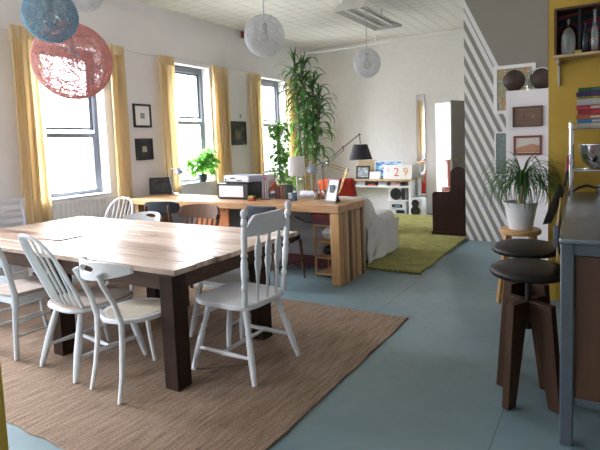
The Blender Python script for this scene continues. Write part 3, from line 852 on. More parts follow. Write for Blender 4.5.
# black device with a white front (printer) and silver player on top
t = thing('printer', 'black desktop printer with a white front panel', 'printer', (-3.87, 4.60, dz + .001), R(0))
MB().bx(-.24, .235, -.14, .16, .012, .195).build('case', M['black'], t, .01)
MB().bx(-.205, .17, -.146, -.14, .03, .165).build('front_panel', M['speakerbody'], t, .004)
MB().bx(-.22, .22, -.13, .15, 0, .0118).build('base', M['black'], t)
m = MB().lathe([(.009, 0), (.009, .006)], (-.215 + .03, -.146, .135), 12, rot=rotx(PI / 2)); m.lathe([(.009, 0), (.009, .006)], (-.185, -.146, .065), 12, rot=rotx(PI / 2))
m.build('button', M['silverp'], t)
t = thing('disc_player', 'silver disc player lying on top of the printer', 'player', (-3.80, 4.60, dz + .197), R(-3))
MB().bx(-.21, .20, -.13, .14, .012, .088).build('case', M['silverp'], t, .006)
MB().bx(-.205, .195, -.135, -.13, .018, .082).build('front_panel', M['speakerbody'], t, .002)
MB().bx(-.10, -.02, -.138, -.135, .05, .065).build('disc_slot', M['black'], t)
for k in range(3): MB().lathe([(.008, 0), (.008, .008)], (.02 + .03 * k, -.135, .035), 12, rot=rotx(PI / 2)).build('button', M['black'], t)
for x in (-.17, .16):
    for y in (-.1, .11): MB().lathe([(.012, 0), (.012, .0118)], (x, y, 0), 12).build('foot', M['black'], t)
MB().tube([(-.17, -.14, .05), (-.15, -.16, .02), (-.12, -.165, -.01), (-.09, -.15, .01)], .006, 6).build('cable', M['black'], t)
# red and green toy box
t = thing('small_box', 'tiny red and green box on the desk before the printer', 'box', (-3.535, 4.40, dz + .001), R(8))
MB().bx(-.04, .04, -.03, .03, 0, .035).build('box_body', col((.5, .05, .04)), t, .004)
MB().bx(-.034, .036, -.025, .027, .0355, .06).build('box_lid', col((.35, .36, .06)), t, .004)
MB().bx(-.04, -.012, -.0315, -.03, .012, .03).build('sticker', col((.1, .35, .08)), t)
# magazine file
t = thing('magazine_file', 'clear magazine file stuffed with papers beside the printer', 'file box', (-3.475, 4.66, dz + .001), R(12))
h = .20
MB().prism([(-.12, 0), (.12, 0), (.12, h), (-.12, .12)], lambda y, z: (-.05, y, z), lambda y, z: (-.046, y, z)).prism([(-.12, 0), (.12, 0), (.12, h), (-.12, .12)], lambda y, z: (.046, y, z), lambda y, z: (.05, y, z)).bx(-.046, .046, -.12, .12, 0, .003).bx(-.046, .046, .117, .12, .003, h).build('holder', M['cupglass'], t)
for k in range(7):
    c = [(.6, .6, .62), (.3, .32, .4), (.40, .12, .12), (.62, .63, .66), (.15, .2, .35), (.5, .5, .5), (.5, .3, .27)][k]
    tag(MB().box((0, 0, .112 + .012 * (k % 3)), (.009, .2, .215 + .022 * (k % 3))).build('magazine', col(c)),
        ['pale grey magazine at the left of the clear file', 'slate blue magazine in the clear file', 'dark red magazine left of centre in the clear file', 'palest magazine in the middle of the clear file', 'navy magazine right of centre in the clear file', 'mid grey magazine near the right of the clear file', 'salmon magazine at the right of the clear file'][k], 'magazine', 'magazines in the clear file')
    o = C.objects[-1]; o.matrix_world = Matrix.Translation((-3.475, 4.66, dz + .006)) @ Matrix.Rotation(R(12), 4, 'Z') @ Matrix.Translation((-.038 + .0127 * k, 0, 0))
# disc cases row in a rack
x = -3.375
cols = [(.07, .035, .03), (.25, .07, .04), (.10, .04, .035), (.05, .05, .055), (.42, .17, .08), (.10, .06, .05), (.30, .09, .04), (.03, .10, .06), (.02, .03, .03)]
words_ = ['dark brown', 'brick red', 'maroon', 'charcoal', 'orange', 'dull brown', 'rust', 'dark green', 'black']
for k, c in enumerate(cols):
    o = tag(MB().bx(0, .0185, -.06, .06, 0, .148 + .006 * ((k * 7) % 3)).build('book', col(c), bevel=.002),
            '%s slim book standing in the short row between magazine file and white lamp' % words_[k], 'book', 'slim books on the desk')
    o.location = (x, 4.70, dz + .001); x += .0198
# white table lamp
t = thing('table_lamp', 'white table lamp with a drum shade on the desk', 'lamp', (-3.135, 4.76, dz + .001))
MB().lathe([(.05, 0), (.052, .012), (.028, .03), (.018, .05), (.03, .085), (.022, .11), (.012, .13), (.016, .15), (.012, .2), (.010, .33)], seg=24).build('base', M['ceramic'], t)
MB().lathe([(.099, .27), (.0995, .27), (.0935, .49), (.093, .49)], seg=36).build('shade', M['shadew'], t)
MB().tube([(0, 0, .33), (0, 0, .36)], .012, 10).sphere((0, 0, .385), .026).build('bulb', M['ceramic'], t)
# blue box with round label / mug
t = thing('dial_box', 'little blue box with a round grey dial on the desk below the white lamp', 'box', (-3.045, 4.52, dz + .001), R(10))
MB().bx(-.045, .045, -.03, .03, 0, .095).build('body', col((.05, .11, .20)), t, .008)
MB().lathe([(.026, 0), (.026, .012), (.018, .013), (.018, .008)], (-.012, -.03, .05), 20, rot=rotx(PI / 2)).build('dial', M['greyplastic'], t)
MB().bx(-.044, -.005, -.0315, -.03, .075, .09).build('plate', M['paper'], t)
# pencil cup
t = thing('pencil_cup', 'clear cup of pens and brushes near the right end of the desk', 'cup', (-2.83, 4.70, dz + .001))
MB().lathe([(.036, 0), (.043, .115), (.041, .115), (.0345, .004)], seg=24).build('cup', M['cupglass'], t)
rnd = random.Random(4)
for k in range(8):
    a = k * 2.4; c = [(.6, .12, .06), (.1, .1, .12), (.55, .5, .3), (.15, .25, .4), (.5, .3, .12), (.7, .7, .7), (.2, .2, .2), (.5, .08, .1)][k]
    b = Vector((.012 * math.cos(a), .012 * math.sin(a), .006)); e = Vector(((.036) * math.cos(a), .036 * math.sin(a), .17 + .04 * rnd.random()))
    o = tag(MB().tube([b, b.lerp(e, .92), e], [.0035, .0035, .0012], 8).build('pencil', col(c)), ['orange', 'black', 'tan', 'blue', 'wooden', 'white', 'dark grey', 'crimson'][k] + ' pen standing in the clear cup on the desk', 'pen', 'pens in the clear cup')
    o.location = (-2.83, 4.70, dz + .002)
frame_thing('photo_frame', 'black framed snowy photograph on an easel back at the right end of the desk', 'picture', (-2.545, 4.50, dz + .003), R(-22), .195, .255, .018, M['black'], M['artphoto'], tilt=R(16), depth=.014, mount=M['paper'], mat_w=(.018, .025), easel=True)

# swing-arm lamps clamped to the rear edge of the desk
t = thing('swing_arm_lamp', 'swing-arm lamp with a dark tapered shade reaching over the desk end', 'lamp', (-2.78, 4.80, dz))
S = lambda p: (p[0] - t.location.x, p[1] - t.location.y, p[2] - t.location.z)
MB().bx(-.03, .03, -.05, .02, .001, .03).lathe([(.014, .03), (.014, .10)], seg=14).build('clamp', M['lampmetal'], t, .002)
def rod(a, b, r=.006): return MB().tube([S(a), S(b)], r, 8)
e0, e1, e2, e3 = (-2.80, 4.80, .90), (-2.80, 4.79, 1.215), (-2.52, 4.77, 1.41), (-2.305, 4.76, 1.54)
rod(e0, e1, .008).build('lower_arm', M['lampmetal'], t)
m = rod(e1, e3, .006)
off = Vector((.012, 0, -.035)); m.tube([S(Vector(e1) + off), S(Vector(e2) + off)], .005, 8); m.tube([S(Vector(e2) + off), S(e2)], .005, 8)
m.build('upper_arm', M['lampmetal'], t)
for q, r_q in ((e1, .018), (e2, .011), (e3, .011)): MB().sphere(S(q), r_q).build('joint', M['lampmetal'], t)
rod(e3, (-2.30, 4.76, 1.43), .005).build('hanger', M['lampmetal'], t)
c = S((-2.30, 4.76, 1.265))
MB().lathe([(.128, 0), (.075, .165), (.073, .165), (.125, .002)], c, 32).build('shade', M['darkshade'], t)
MB().sphere((c[0], c[1], c[2] + .08), .03).tube([(c[0], c[1], c[2] + .1), (c[0], c[1], c[2] + .17)], .015, 10).build('bulb', M['ceramic'], t)

t = thing('architect_lamp', 'brass jointed drafting lamp with a pale round head facing the window', 'lamp', (-2.66, 4.815, dz))
S = lambda p: (p[0] - t.location.x, p[1] - t.location.y, p[2] - t.location.z)
MB().bx(-.025, .025, -.04, .012, .001, .028).build('clamp', M['lampmetal'], t, .002)
a0, a1, a2 = (-2.64, 4.80, .85), (-2.475, 4.79, 1.155), (-2.735, 4.80, 1.225)
MB().tube([S(a0), S((-2.58, 4.80, .92)), S(a1)], .006, 8).tube([S((-2.62, 4.80, .87)), S((-2.497, 4.79, 1.15))], .005, 8).build('lower_arm', M['brass'], t)
m = MB().tube([S(a1), S(a2)], .006, 8); m.tube([S((-2.47, 4.79, 1.125)), S((-2.73, 4.80, 1.195))], .005, 8); m.build('upper_arm', M['brass'], t)
for q, r_q in ((a1, .018), (a2, .02)): MB().sphere(S(q), r_q).build('joint', M['chrome'], t)
MB().tube([S(a2), S((-2.80, 4.80, 1.235)), S((-2.90, 4.80, 1.20))], .007, 8).build('neck', M['lampmetal'], t)
MB().lathe([(.0, .06), (.04, .055), (.062, .02), (.068, -.03), (.064, -.028), (.03, .03)], S((-2.95, 4.80, 1.155)), 24, rot=roty(R(25))).build('head', M['silverp'], t)

# ------------------------------------------------------------------ sofa, armchair
t = thing('sofa', 'sofa under a rumpled white cotton slipcover behind the desk', 'sofa', (-3.5, 5.4, 0))
def cloth_box(x0, x1, y0, y1, z0, z1, rnd_, seed, amp=.012, n=14):
    m = MB().bx(x0, x1, y0, y1, z0, z1)
    bmesh.ops.bevel(m.bm, geom=m.bm.edges[:], offset=rnd_, segments=5, profile=.5, affect='EDGES')
    bmesh.ops.triangulate(m.bm, faces=m.bm.faces[:])
    bmesh.ops.subdivide_edges(m.bm, edges=[e for e in m.bm.edges if e.calc_length() > .12], cuts=3, use_grid_fill=True)
    bmesh.ops.subdivide_edges(m.bm, edges=[e for e in m.bm.edges if e.calc_length() > .09], cuts=2, use_grid_fill=True)
    r = random.Random(seed); a = [r.uniform(0, 6) for _ in range(6)]
    for v in m.bm.verts:
        p = v.co
        d = amp * (math.sin(9 * p.x + 5 * p.z + a[0]) * math.sin(7 * p.y - 6 * p.z + a[1]) + .6 * math.sin(17 * p.x - 11 * p.y + 4 * p.z + a[2]))
        zc = (z0 + z1) / 2; c = Vector(((x0 + x1) / 2, (y0 + y1) / 2, zc)); q = (p - c)
        q = Vector((q.x / (x1 - x0), q.y / (y1 - y0), q.z / (z1 - z0)))
        if q.length > 0: v.co = p + q.normalized() * d
    return m
def back_slice():
    prof = [(4.965, .06), (4.955, .40), (4.96, .72), (4.985, .79), (5.04, .82), (5.11, .815), (5.17, .77), (5.23, .68), (5.30, .60), (5.40, .555), (5.52, .54), (5.53, .06)]
    n = 60; m = MB(); rows = []
    for i in range(n + 1):
        x = -4.45 + (2.075) * i / n
        e = min(1, min(i, n - i) / 2.0) ** .5
        row = []
        for (y, z) in prof:
            d = .012 * math.sin(9 * x + 6 * z) * math.sin(7 * y - 5 * z) + .006 * math.sin(23 * x + 9 * z)
            cy, cz = 5.2, .4
            row.append(m.bm.verts.new((x, cy + (y - cy) * (.86 + .14 * e) + d * .6, cz + (z - cz) * (.90 + .10 * e) + d * .5)))
        rows.append(row)
    for a, b in zip(rows, rows[1:]):
        for k in range(len(prof)): m.bm.faces.new((a[k], a[(k + 1) % len(prof)], b[(k + 1) % len(prof)], b[k]))
    m.bm.faces.new(rows[0][::-1]); m.bm.faces.new(rows[-1])
    return m
lcl(back_slice(), 'backrest', M['slip'], t, sharp=1.2)
lcl(cloth_box(-2.66, -2.38, 5.35, 5.98, .06, .555, .10, 2), 'arm', M['slip'], t, sharp=3)
lcl(cloth_box(-4.45, -4.2, 5.54, 5.98, .06, .555, .10, 3), 'arm', M['slip'], t, sharp=3)
lcl(cloth_box(-4.2, -2.66, 5.54, 5.96, .06, .44, .06, 4), 'seat', M['slip'], t, sharp=3)
def skirt(u, v, o):      # loose hem hanging from arm and back down to the rug
    y = 4.985 + .98 * u
    return (-2.362 + .014 * math.sin(7 * u + 2 + 1.5 * v) + .010 * v * math.sin(19 * u) + .008 * math.sin(9 * v + 13 * u) + .012 * v, y, .46 - .41 * v - (.06 * math.sin(8 * u) if v > .99 else 0) * 0)
lcl(MB().grid(40, 12, skirt), 'skirt', M['slip'], t, sharp=3)
def throw(u, v, o):
    x = -4.1 + 1.15 * u; s = v * .62
    if s < .30: y, z = 4.925 - .004 * math.sin(30 * u), .63 + s * .75
    else: y, z = 4.925 + (s - .30) * .9, .855 + .01 * math.sin(9 * u + 20 * v)
    return (x, y + .004 * math.sin(20 * u), z + .006 * math.sin(14 * u))
lcl(MB().grid(40, 14, throw), 'throw', M['quilt'], t, sharp=3)
t = thing('slipper_chair', 'rust red upholstered low chair beyond the white sofa', 'chair', (-3.67, 7.0, .03), R(6))
def abox(x0, x1, y0, y1, z0, z1, b, name, mat):
    m = MB().bx(x0, x1, y0, y1, z0, z1); bmesh.ops.bevel(m.bm, geom=m.bm.edges[:], offset=b, segments=4, profile=.5, affect='EDGES'); return m.build(name, mat, t, sharp=3)
def tb(u, v, o):
    k = .36 + .0 * v; z = .36 + .51 * v
    w = .31 - .06 * v
    return (-w + 2 * w * u, -.30 - .08 * v + .02 * math.sin(PI * u) * -1 + o, z)
MB().grid(16, 10, tb, .14).build('backrest', M['red'], t, .03, sharp=3)
abox(-.28, .28, -.2, .36, .14, .42, .05, 'seat', M['red'])
for x in (-.22, .22):
    for y in (-.2, .3): MB().lathe([(.018, 0), (.026, .14)], (x, y, 0), 12).build('leg', M['legdark'], t)
tag(cloth_box(-3.37, -3.10, 5.56, 5.70, .452, .97, .05, 9, .006).build('cushion', M['orange'], sharp=3), 'orange cushion propped on the sofa beside the red chair', 'cushion')

# ------------------------------------------------------------------ back wall cabinet and its things
t = thing('low_shelf_unit', 'long low white shelf unit against the far wall', 'shelf', (-4.0, 9.0, 0))
cx0, cx1, cy0, cy1 = -4.95, -3.27, 8.97, 9.27
lcl(MB().bx(cx0, cx1, cy0 - .02, cy1, .66, .70), 'top', M['shelfwood'], t, .003)
for x in (cx0, cx1 - .05): lcl(MB().bx(x, x + .05, cy0, cy1, 0, .6595), 'side_panel', M['speakerbody'], t, .002)
lcl(MB().bx(cx0 + .0505, cx1 - .0505, cy0, cy1, .535, .565), 'shelf_board', M['trimw'], t, .002)
lcl(MB().bx(cx0 + .0505, cx1 - .0505, cy1 - .02, cy1, 0, .534), 'back_panel', M['cream'], t)
lcl(MB().bx(-3.78, -3.33, cy0 + .01, cy1 - .021, .265, .285), 'inner_shelf', M['trimw'], t, .002)
# disc cases lying in short stacks on the narrow shelf
sx = [(-4.62, .22, [(.5, .45, .45), (.6, .6, .62), (.35, .1, .1)]), (-4.36, .2, [(.55, .55, .58), (.3, .3, .35), (.6, .6, .6)]), (-4.11, .17, [(.5, .05, .03), (.02, .02, .02), (.05, .03, .03)]), (-3.87, .2, [(.55, .56, .6), (.3, .3, .38), (.5, .5, .5)]), (-3.60, .2, [(.6, .58, .58), (.55, .2, .18), (.6, .55, .55)])]
pl = ['leftmost', 'second', 'middle', 'fourth', 'rightmost']; lv = ['bottom', 'middle', 'top']
for k, (x, w, cs) in enumerate(sx):
    for j, c in enumerate(cs):
        tag(MB().bx(x - w / 2 + .004 * j, x + w / 2, 8.985 + .003 * j, 9.14, .566 + .0265 * j, .566 + .0265 * j + .025).build('disc_case', col(c), bevel=.002),
            '%s of the %s little stack of flat cases in the far white shelf' % (lv[j], pl[k]), 'case', 'flat cases in the far shelf')
def small(mb, name, mat, lab, cat, **k): return tag(mb.build(name, mat, **k), lab, cat)
frame_thing('framed_picture', 'small dark framed painting leaning on the far shelf top, leftmost', 'picture', (-4.30, 8.985, .702), 0, .31, .27, .035, M['black'], M['artlake'], tilt=R(8))
frame_thing('framed_print', 'blue print leaning behind the others on the far shelf top', 'picture', (-3.81, 9.13, .702), 0, .60, .36, .02, M['trimw'], M['artblue'], tilt=R(8))
small(MB().box((-4.3, 9.215, .702 + .19), (.42, .014, .378), rotx(R(-8))).bx(-4.3, -4.299, 9.2, 9.201, .75, .751), 'cork_board', M['shelfwood'], 'plain tan board leaning on the far wall behind the dark framed painting', 'board')
small(MB().box((-4.03, 8.98, .702 + .075), (.24, .008, .148), rotx(R(-9))), 'note_card', M['paper'], 'small white sketch card between the dark framed painting and numeral picture', 'card')
t = thing('numeral_print', 'white picture with orange numerals on the far shelf top, rightmost', 'picture', (-3.56, 9.0, .702), 0)
rt = rotx(R(-8))
m = MB().bx(-.30, .30, 0, .012, 0, .285)
for v in m.bm.verts: v.co = rt @ v.co
m.build('panel', M['paper'], t, .002)
def glyph(ch, size, mat, par, loc, rot, name='numeral'):
    cu = bpy.data.curves.new('glyph', 'FONT'); cu.body = ch; cu.size = size; cu.align_x = 'CENTER'; cu.extrude = .0015
    tmp = bpy.data.objects.new('glyph', cu); C.objects.link(tmp)
    dg = bpy.context.evaluated_depsgraph_get(); me = bpy.data.meshes.new_from_object(tmp.evaluated_get(dg))
    bpy.data.objects.remove(tmp); bpy.data.curves.remove(cu)
    me.materials.clear(); me.materials.append(mat)
    o = bpy.data.objects.new(name, me); C.objects.link(o); o.parent = par; o.location = loc; o.rotation_euler = rot
    return o
glyph('2', .24, col((.72, .13, .05)), t, rt @ Vector((-.02, -.002, .06)), (R(82), 0, 0))
glyph('9', .22, col((.75, .33, .06)), t, rt @ Vector((.17, -.002, .07)), (R(82), 0, 0))
glyph('1', .10, col((.7, .2, .15)), t, rt @ Vector((-.2, -.002, .15)), (R(82), 0, 0))
# stereo pieces
def drivers(par, spots, y):
    for x, z, r in spots:
        MB().lathe([(r, 0), (r, .012), (r * .86, .014), (r * .5, .004), (r * .3, .004), (r * .22, .012), (.001, .013)], (x, y, z), 24, rot=rotx(PI / 2)).build('driver', M['black'], par)
t = thing('bookshelf_speaker', 'square pale speaker with one black cone on the inner shelf', 'speaker', (-3.56, 9.08, .2865))
MB().bx(-.17, .17, -.09, .12, 0, .245).build('case', M['speakerbody'], t, .006)
MB().bx(.09, .165, -.094, -.0905, .01, .235).build('baffle', M['black'], t)
drivers(t, [(-.03, .122, .118)], -.0945)
t = thing('stereo', 'compact silver stereo under the square speaker', 'stereo', (-3.56, 9.08, 0))
MB().bx(-.17, .17, -.09, .12, 0, .262).build('case', M['speakerbody'], t, .006)
MB().bx(-.12, .10, -.094, -.0905, .135, .20).build('display', M['black'], t)
MB().bx(-.03, .14, -.094, -.0905, .02, .09).build('cassette_door', M['black'], t)
MB().bx(-.06, .06, -.0955, -.0945, .155, .18).build('readout', col((.15, .4, .5)), t)
for k in range(4): MB().lathe([(.008, 0), (.008, .006)], (-.12 + .03 * k, -.0905, .112), 10, rot=rotx(PI / 2)).build('button', M['chrome'], t)
t = thing('floor_speaker', 'pale floor speaker with two black cones right of the low shelf', 'speaker', (-3.14, 8.98, 0))
MB().bx(-.125, .125, -.1, .15, 0, .345).build('case', M['speakerbody'], t, .006)
drivers(t, [(-.01, .245, .075), (-.01, .10, .095)], -.101)
# mirror
t = thing('wall_mirror', 'tall narrow mirror on the far wall by the doorway', 'mirror', (-3.15, YB - .012, .28))
MB().bx(-.095, .085, 0, .011, 0, 2.065).build('backing', col((.3, .3, .33)), t)
MB().bx(-.09, .08, -.004, -.0002, .006, 2.06).build('mirror_glass', M['mirror'], t)
# red brown stand in the doorway
t = thing('wooden_stand', 'red-brown wooden post with a flared cap in the far doorway', 'stand', (-2.73, 9.75, 0))
MB().bx(-.13, .13, -.13, .13, 0, .5).build('base', M['redwood'], t, .01)
MB().lathe([(.05, .5), (.045, .6), (.055, .7), (.05, .9), (.06, .98), (.10, 1.03), (.10, 1.045)], seg=20).build('post', M['redwood'], t)

# pew
t = thing('pew', 'dark brown wooden pew end with a rounded back beside the striped wall', 'bench', (-1.98, 7.09, .03))
prof = [(-.262, 0), (.235, 0), (.235, .92)]
prof += [(.125 + .11 * math.cos(a), .92 + .10 * math.sin(a)) for a in [PI * k / 14 for k in range(1, 14)]]
prof += [(.015, .92), (.012, .70)] + [(-.022 + .034 * math.cos(a), .655 + -.0 - .035 * math.sin(a) + .03) for a in [PI * k / 8 / 1 for k in range(0, 5)]]
prof += [(-.235, .648), (-.262, .615)]
MB().prism(prof, lambda x, z: (x, -.025, z), lambda x, z: (x, .025, z)).build('end_panel', M['pew'], t, .008)
MB().prism(prof, lambda x, z: (x, .925, z), lambda x, z: (x, .975, z)).build('end_panel', M['pew'], t, .008)
MB().bx(.17, .2, .0255, .9245, .44, .97).build('backrest', M['pew'], t)
MB().bx(-.24, .17, .0255, .9245, .40, .44).build('seat', M['pew'], t)
MB().bx(-.275, .238, -.04, -.0255, 0, .05).build('plinth', M['pew'], t, .004)

# ------------------------------------------------------------------ pictures on the window wall (face +X)
def wallpic(lab, y, z, w, h, bw, fm, inner, mount=None, mw=None):
    return frame_thing('framed_picture', lab, 'picture', (XW + .002, y, z), R(90), w, h, bw, fm, inner, depth=.022, mount=mount, mat_w=mw)
wallpic('upper of two small black frames between near windows, white mount', 4.69, 1.765, .30, .325, .028, M['black'], col((.3, .36, .36)), M['paper'], (.085, .095))
wallpic('lower of two small black frames between near windows, dark mount', 4.69, 1.31, .29, .30, .02, M['black'], col((.45, .42, .26)), M['black'], (.085, .09))
p = wallpic('small unframed-looking dark picture of a pale shape between far windows', 6.745, 1.48, .40, .415, .012, M['black'], M['artdark'])
m = MB().prism([(-.07, .08), (.04, .08), (.06, .22), (.03, .21), (.02, .25), (-.01, .19), (-.06, .24), (-.09, .3), (-.09, .2)], lambda x, z: (x, -.0145, z + .02), lambda x, z: (x, -.0125, z + .02))
m.build('figure', col((.20, .15, .11)), p)
t = thing('wall_switch', 'small brown and white wall switch above the dark picture', 'switch', (XW + .001, 6.80, 1.99), R(90))
MB().bx(-.035, .035, -.008, 0, -.055, .055).build('plate', M['paper'], t, .003); MB().bx(0, .02, -.016, -.0085, -.025, .03).build('toggle', M['brownchair'], t)
t = thing('junction_box', 'little dark red box high on the window wall under the ceiling', 'box', (XW + .04, 7.0, 3.43))
MB().bx(-.039, .04, -.06, .06, -.055, .055).build('case', M['redbox'], t, .003); MB().bx(.0405, .045, -.05, .05, -.045, .045).build('cover', M['redbox'], t, .002)

# pipe
t = thing('ceiling_pipe', 'white pipe hung below the ceiling along the far wall', 'pipe', (-4.5, 8.9, 3.36))
MB().tube([(-1.14, 0, 0), (.9, 0, .0)], .022, 12).build('pipe', M['trimw'], t)
for x in (-1.0, .6): MB().tube([(x, 0, .02), (x, 0, .14)], .008, 8).build('hanger', M['trimw'], t)

# ------------------------------------------------------------------ string ball lamps
def string_mesh(rad, loops, wr, seed, seg=44, squash=1.04):
    rnd = random.Random(seed); m = MB()
    for k in range(loops):
        ax = Vector((rnd.gauss(0, 1), rnd.gauss(0, 1), rnd.gauss(0, 1))).normalized()
        u = ax.orthogonal().normalized(); w = ax.cross(u)
        off = rnd.uniform(-.75, .75); rr = math.sqrt(1 - off * off); ph = rnd.uniform(0, 6)
        pts = []
        for q in range(seg):
            a = 2 * PI * q / seg
            o2 = off + .07 * math.sin(2 * a + ph) + .05 * math.sin(3 * a - ph); o2 = max(-.98, min(.98, o2)); r2 = math.sqrt(1 - o2 * o2)
            p = (u * math.cos(a) + w * math.sin(a)) * r2 + ax * o2
            p = p * rad * (1 + rnd.uniform(-.006, .006)); p.z *= squash
            pts.append(p)
        m.tube(pts, wr, 3, closed=True)
    return m
def ball_lamp(lab, c, rad, smat, cordmat, seed, loops=115, wr=.0022, bulbdrop=.0, sq=1.04):
    t = thing('string_ball_lamp', lab, 'pendant lamp', c, 0)
    string_mesh(rad, loops, wr, seed, squash=sq).build('shade', smat, t, fixn=False, sharp=3)
    MB().tube([(0, 0, rad * .45), (0, 0, H - c[2] - .004)], .005, 8).build('cord', cordmat, t)
    MB().lathe([(.012, .09), (.022, .085), (.024, .02), (.02, .0)], (0, 0, rad * .18), 16).build('socket', M['greyplastic'], t)
    MB().sphere((0, 0, rad * .18 - .045), .042, (1, 1, 1.15), 16, 10).build('bulb', M['bottle'], t)
    MB().lathe([(.05, -.03), (.055, 0)], (0, 0, H - c[2] - .001), 20).build('ceiling_cap', M['trimw'], t)
    return t
def sm(name, c):
    m, nt, b = nodes(name); b.inputs['Base Color'].default_value = (*c, 1); b.inputs['Roughness'].default_value = .7
    v = coords(nt); n = noise_n(nt, v, 20); lk(nt, ramp_n(nt, n, [(.3, mul(c, .9)), (.7, mul(c, 1.08))]), b.inputs['Base Color']); return m
M['sred'] = sm('coral string', (.88, .42, .38)); M['sblue'] = sm('blue string', (.28, .48, .63)); M['swhite'] = sm('white string', (.70, .72, .74))
ball_lamp('large coral red string ball lamp over the left of the table', (-3.345, 2.205, 2.105), .262, M['sred'], M['black'], 11, 150, .0022, sq=1.03)
ball_lamp('mid-size blue string ball lamp overlapping the top of the red one', (-2.89, 1.785, 2.268), .150, M['sblue'], M['black'], 12, 125, .0013)
ball_lamp('white string ball lamp cut off at the picture top behind the blue one', (-3.62, 2.50, 2.725), .165, M['swhite'], M['wire'], 13, 110, .0011)
ball_lamp('white string ball lamp hanging highest over the middle of the room', (-3.05, 4.13, 2.575), .205, M['swhite'], M['wire'], 14, 115, .0014)
ball_lamp('small white string ball lamp hanging lowest below the ceiling fixture', (-2.35, 5.10, 2.345), .153, M['swhite'], M['wire'], 15, 110, .0012, sq=1.06)
# ceiling fixture
t = thing('fluorescent_fixture', 'long grey fluorescent fixture hung under the tin ceiling', 'light fixture', (-3.02, 6.68, 3.28))
L2 = .68
MB().bx(-.055, .055, -L2, L2, .02, .085).build('housing', M['fixture'], t, .004)
for sx in (-1, 1):
    MB().prism([(.06 * sx, .06), (.235 * sx, -.03), (.235 * sx, -.022), (.06 * sx, .07)], lambda x, z: (x, -L2, z), lambda x, z: (x, L2, z)).build('reflector', M['fixture'], t)
    MB().tube([(sx * .1, -L2 + .06, -.005), (sx * .1, L2 - .06, -.005)], .019, 12).build('tube', M['tube'], t)
for y in (-L2 - .006, L2 + .006):
    MB().prism([(-.24, -.045), (.24, -.045), (.24, -.01), (.06, .09), (-.06, .09), (-.24, -.01)], lambda x, z: (x, y - .005, z), lambda x, z: (x, y + .005, z)).build('end_cap', M['fixture'], t, .002)
for y in (-.45, .45): MB().tube([(0, y, .085), (0, y, .2195)], .008, 8).build('hanger', M['fixture'], t)

# ------------------------------------------------------------------ plants
def strap(m, base, az, length, up0, droop, w, n=8, side_t=0):
    pts = []; p = Vector(base); el = up0; st = length / n
    wd = []
    for k in range(n + 1):
        pts.append(p.copy()); tt = k / n
        wd.append(w * (.45 + 1.1 * tt if tt < .4 else .92 * (1 - ((tt - .4) / .6) ** 1.8) + .02))
        p = p + Vector((math.cos(az) * math.cos(el), math.sin(az) * math.cos(el), math.sin(el))) * st
        el -= droop / n * (.5 + tt)
    m.leaf(pts, wd, (-math.sin(az), math.cos(az), side_t))
t = thing('corn_plant', 'tall dark green corn plant nearly reaching the ceiling by the far window', 'plant', (-4.70, 7.5, .03))
MB().lathe([(.15, 0), (.19, .30), (.2, .32), (.18, .32), (.17, .29)], seg=28).build('pot', M['terracotta'], t)
MB().lathe([(.001, .27), (.17, .28), (.17, .285), (.001, .29)], seg=28).build('soil', M['soil'], t)
stems = [((-.09, .02), (-.20, .0), 1.62, 2.85), ((0, -.06), (-.02, -.03), 2.0, 2.75), ((.06, .04), (.16, .02), 1.5, 2.45), ((.10, -.05), (.30, -.02), 1.2, 2.2), ((-.03, .08), (-.06, .1), 1.1, 1.9)]
rnd = random.Random(21); fol = MB()
for (b, e, z0, z1) in stems:
    pts = [(b[0] + (e[0] - b[0]) * k / 8 + .012 * math.sin(k * 1.3), b[1] + (e[1] - b[1]) * k / 8, .28 + (z1 - .28) * k / 8) for k in range(9)]
    MB().tube(pts, [.024 - .0012 * k for k in range(9)], 10).build('stem', M['bark'], t)
    nl = 36
    for k in range(nl):
        f = k / nl; z = z0 + (z1 - z0) * f
        bx = b[0] + (e[0] - b[0]) * (z / z1); by = b[1] + (e[1] - b[1]) * (z / z1)
        az = k * 2.399 + rnd.uniform(-.3, .3)
        strap(fol, (bx, by, z), az, rnd.uniform(.42, .62), rnd.uniform(.3, 1.0) + .3 * f, rnd.uniform(2.6, 3.8) - 1.0 * f ** 4, rnd.uniform(.032, .048))
    for k in range(5): strap(fol, (e[0], e[1], z1), k * 1.3 + rnd.random(), .36, 1.2 + .2 * rnd.random(), .7, .02)
fol.build('foliage', M['leafdark'], t, fixn=False, sharp=3)
def leafy(m, c, rad, n, size, seed, hang=0):
    r = random.Random(seed)
    for k in range(n):
        d = Vector((r.gauss(0, 1), r.gauss(0, 1), r.gauss(0, 1))).normalized() * (r.random() ** .4)
        p = Vector(c) + Vector((d.x * rad[0], d.y * rad[1], d.z * rad[2]))
        az = r.uniform(0, 2 * PI); s = size * r.uniform(.7, 1.25); el = r.uniform(-.9, .5)
        dirv = Vector((math.cos(az) * math.cos(el), math.sin(az) * math.cos(el), math.sin(el)))
        q = [p, p + dirv * s * .35, p + dirv * s * .7 + Vector((0, 0, -.1 * s)), p + dirv * s - Vector((0, 0, .25 * s))]
        m.leaf(q, [.05 * s, .36 * s, .30 * s, .01 * s], (-math.sin(az), math.cos(az), r.uniform(-.3, .3)))
t = thing('window_plant', 'bright green bushy plant on the sill of the middle window', 'plant', (-5.59, 5.74, SILL + .026))
MB().lathe([(.055, 0), (.075, .11), (.078, .12), (.07, .12), (.065, .1)], seg=24).build('pot', M['darkpot'], t)
fol = MB(); leafy(fol, (.03, -.03, .30), (.13, .37, .19), 280, .10, 5); leafy(fol, (.02, .1, .46), (.1, .12, .1), 60, .09, 6)
fol.build('foliage', M['leafbright'], t, fixn=False, sharp=3)
m = MB(); r_ = random.Random(2)
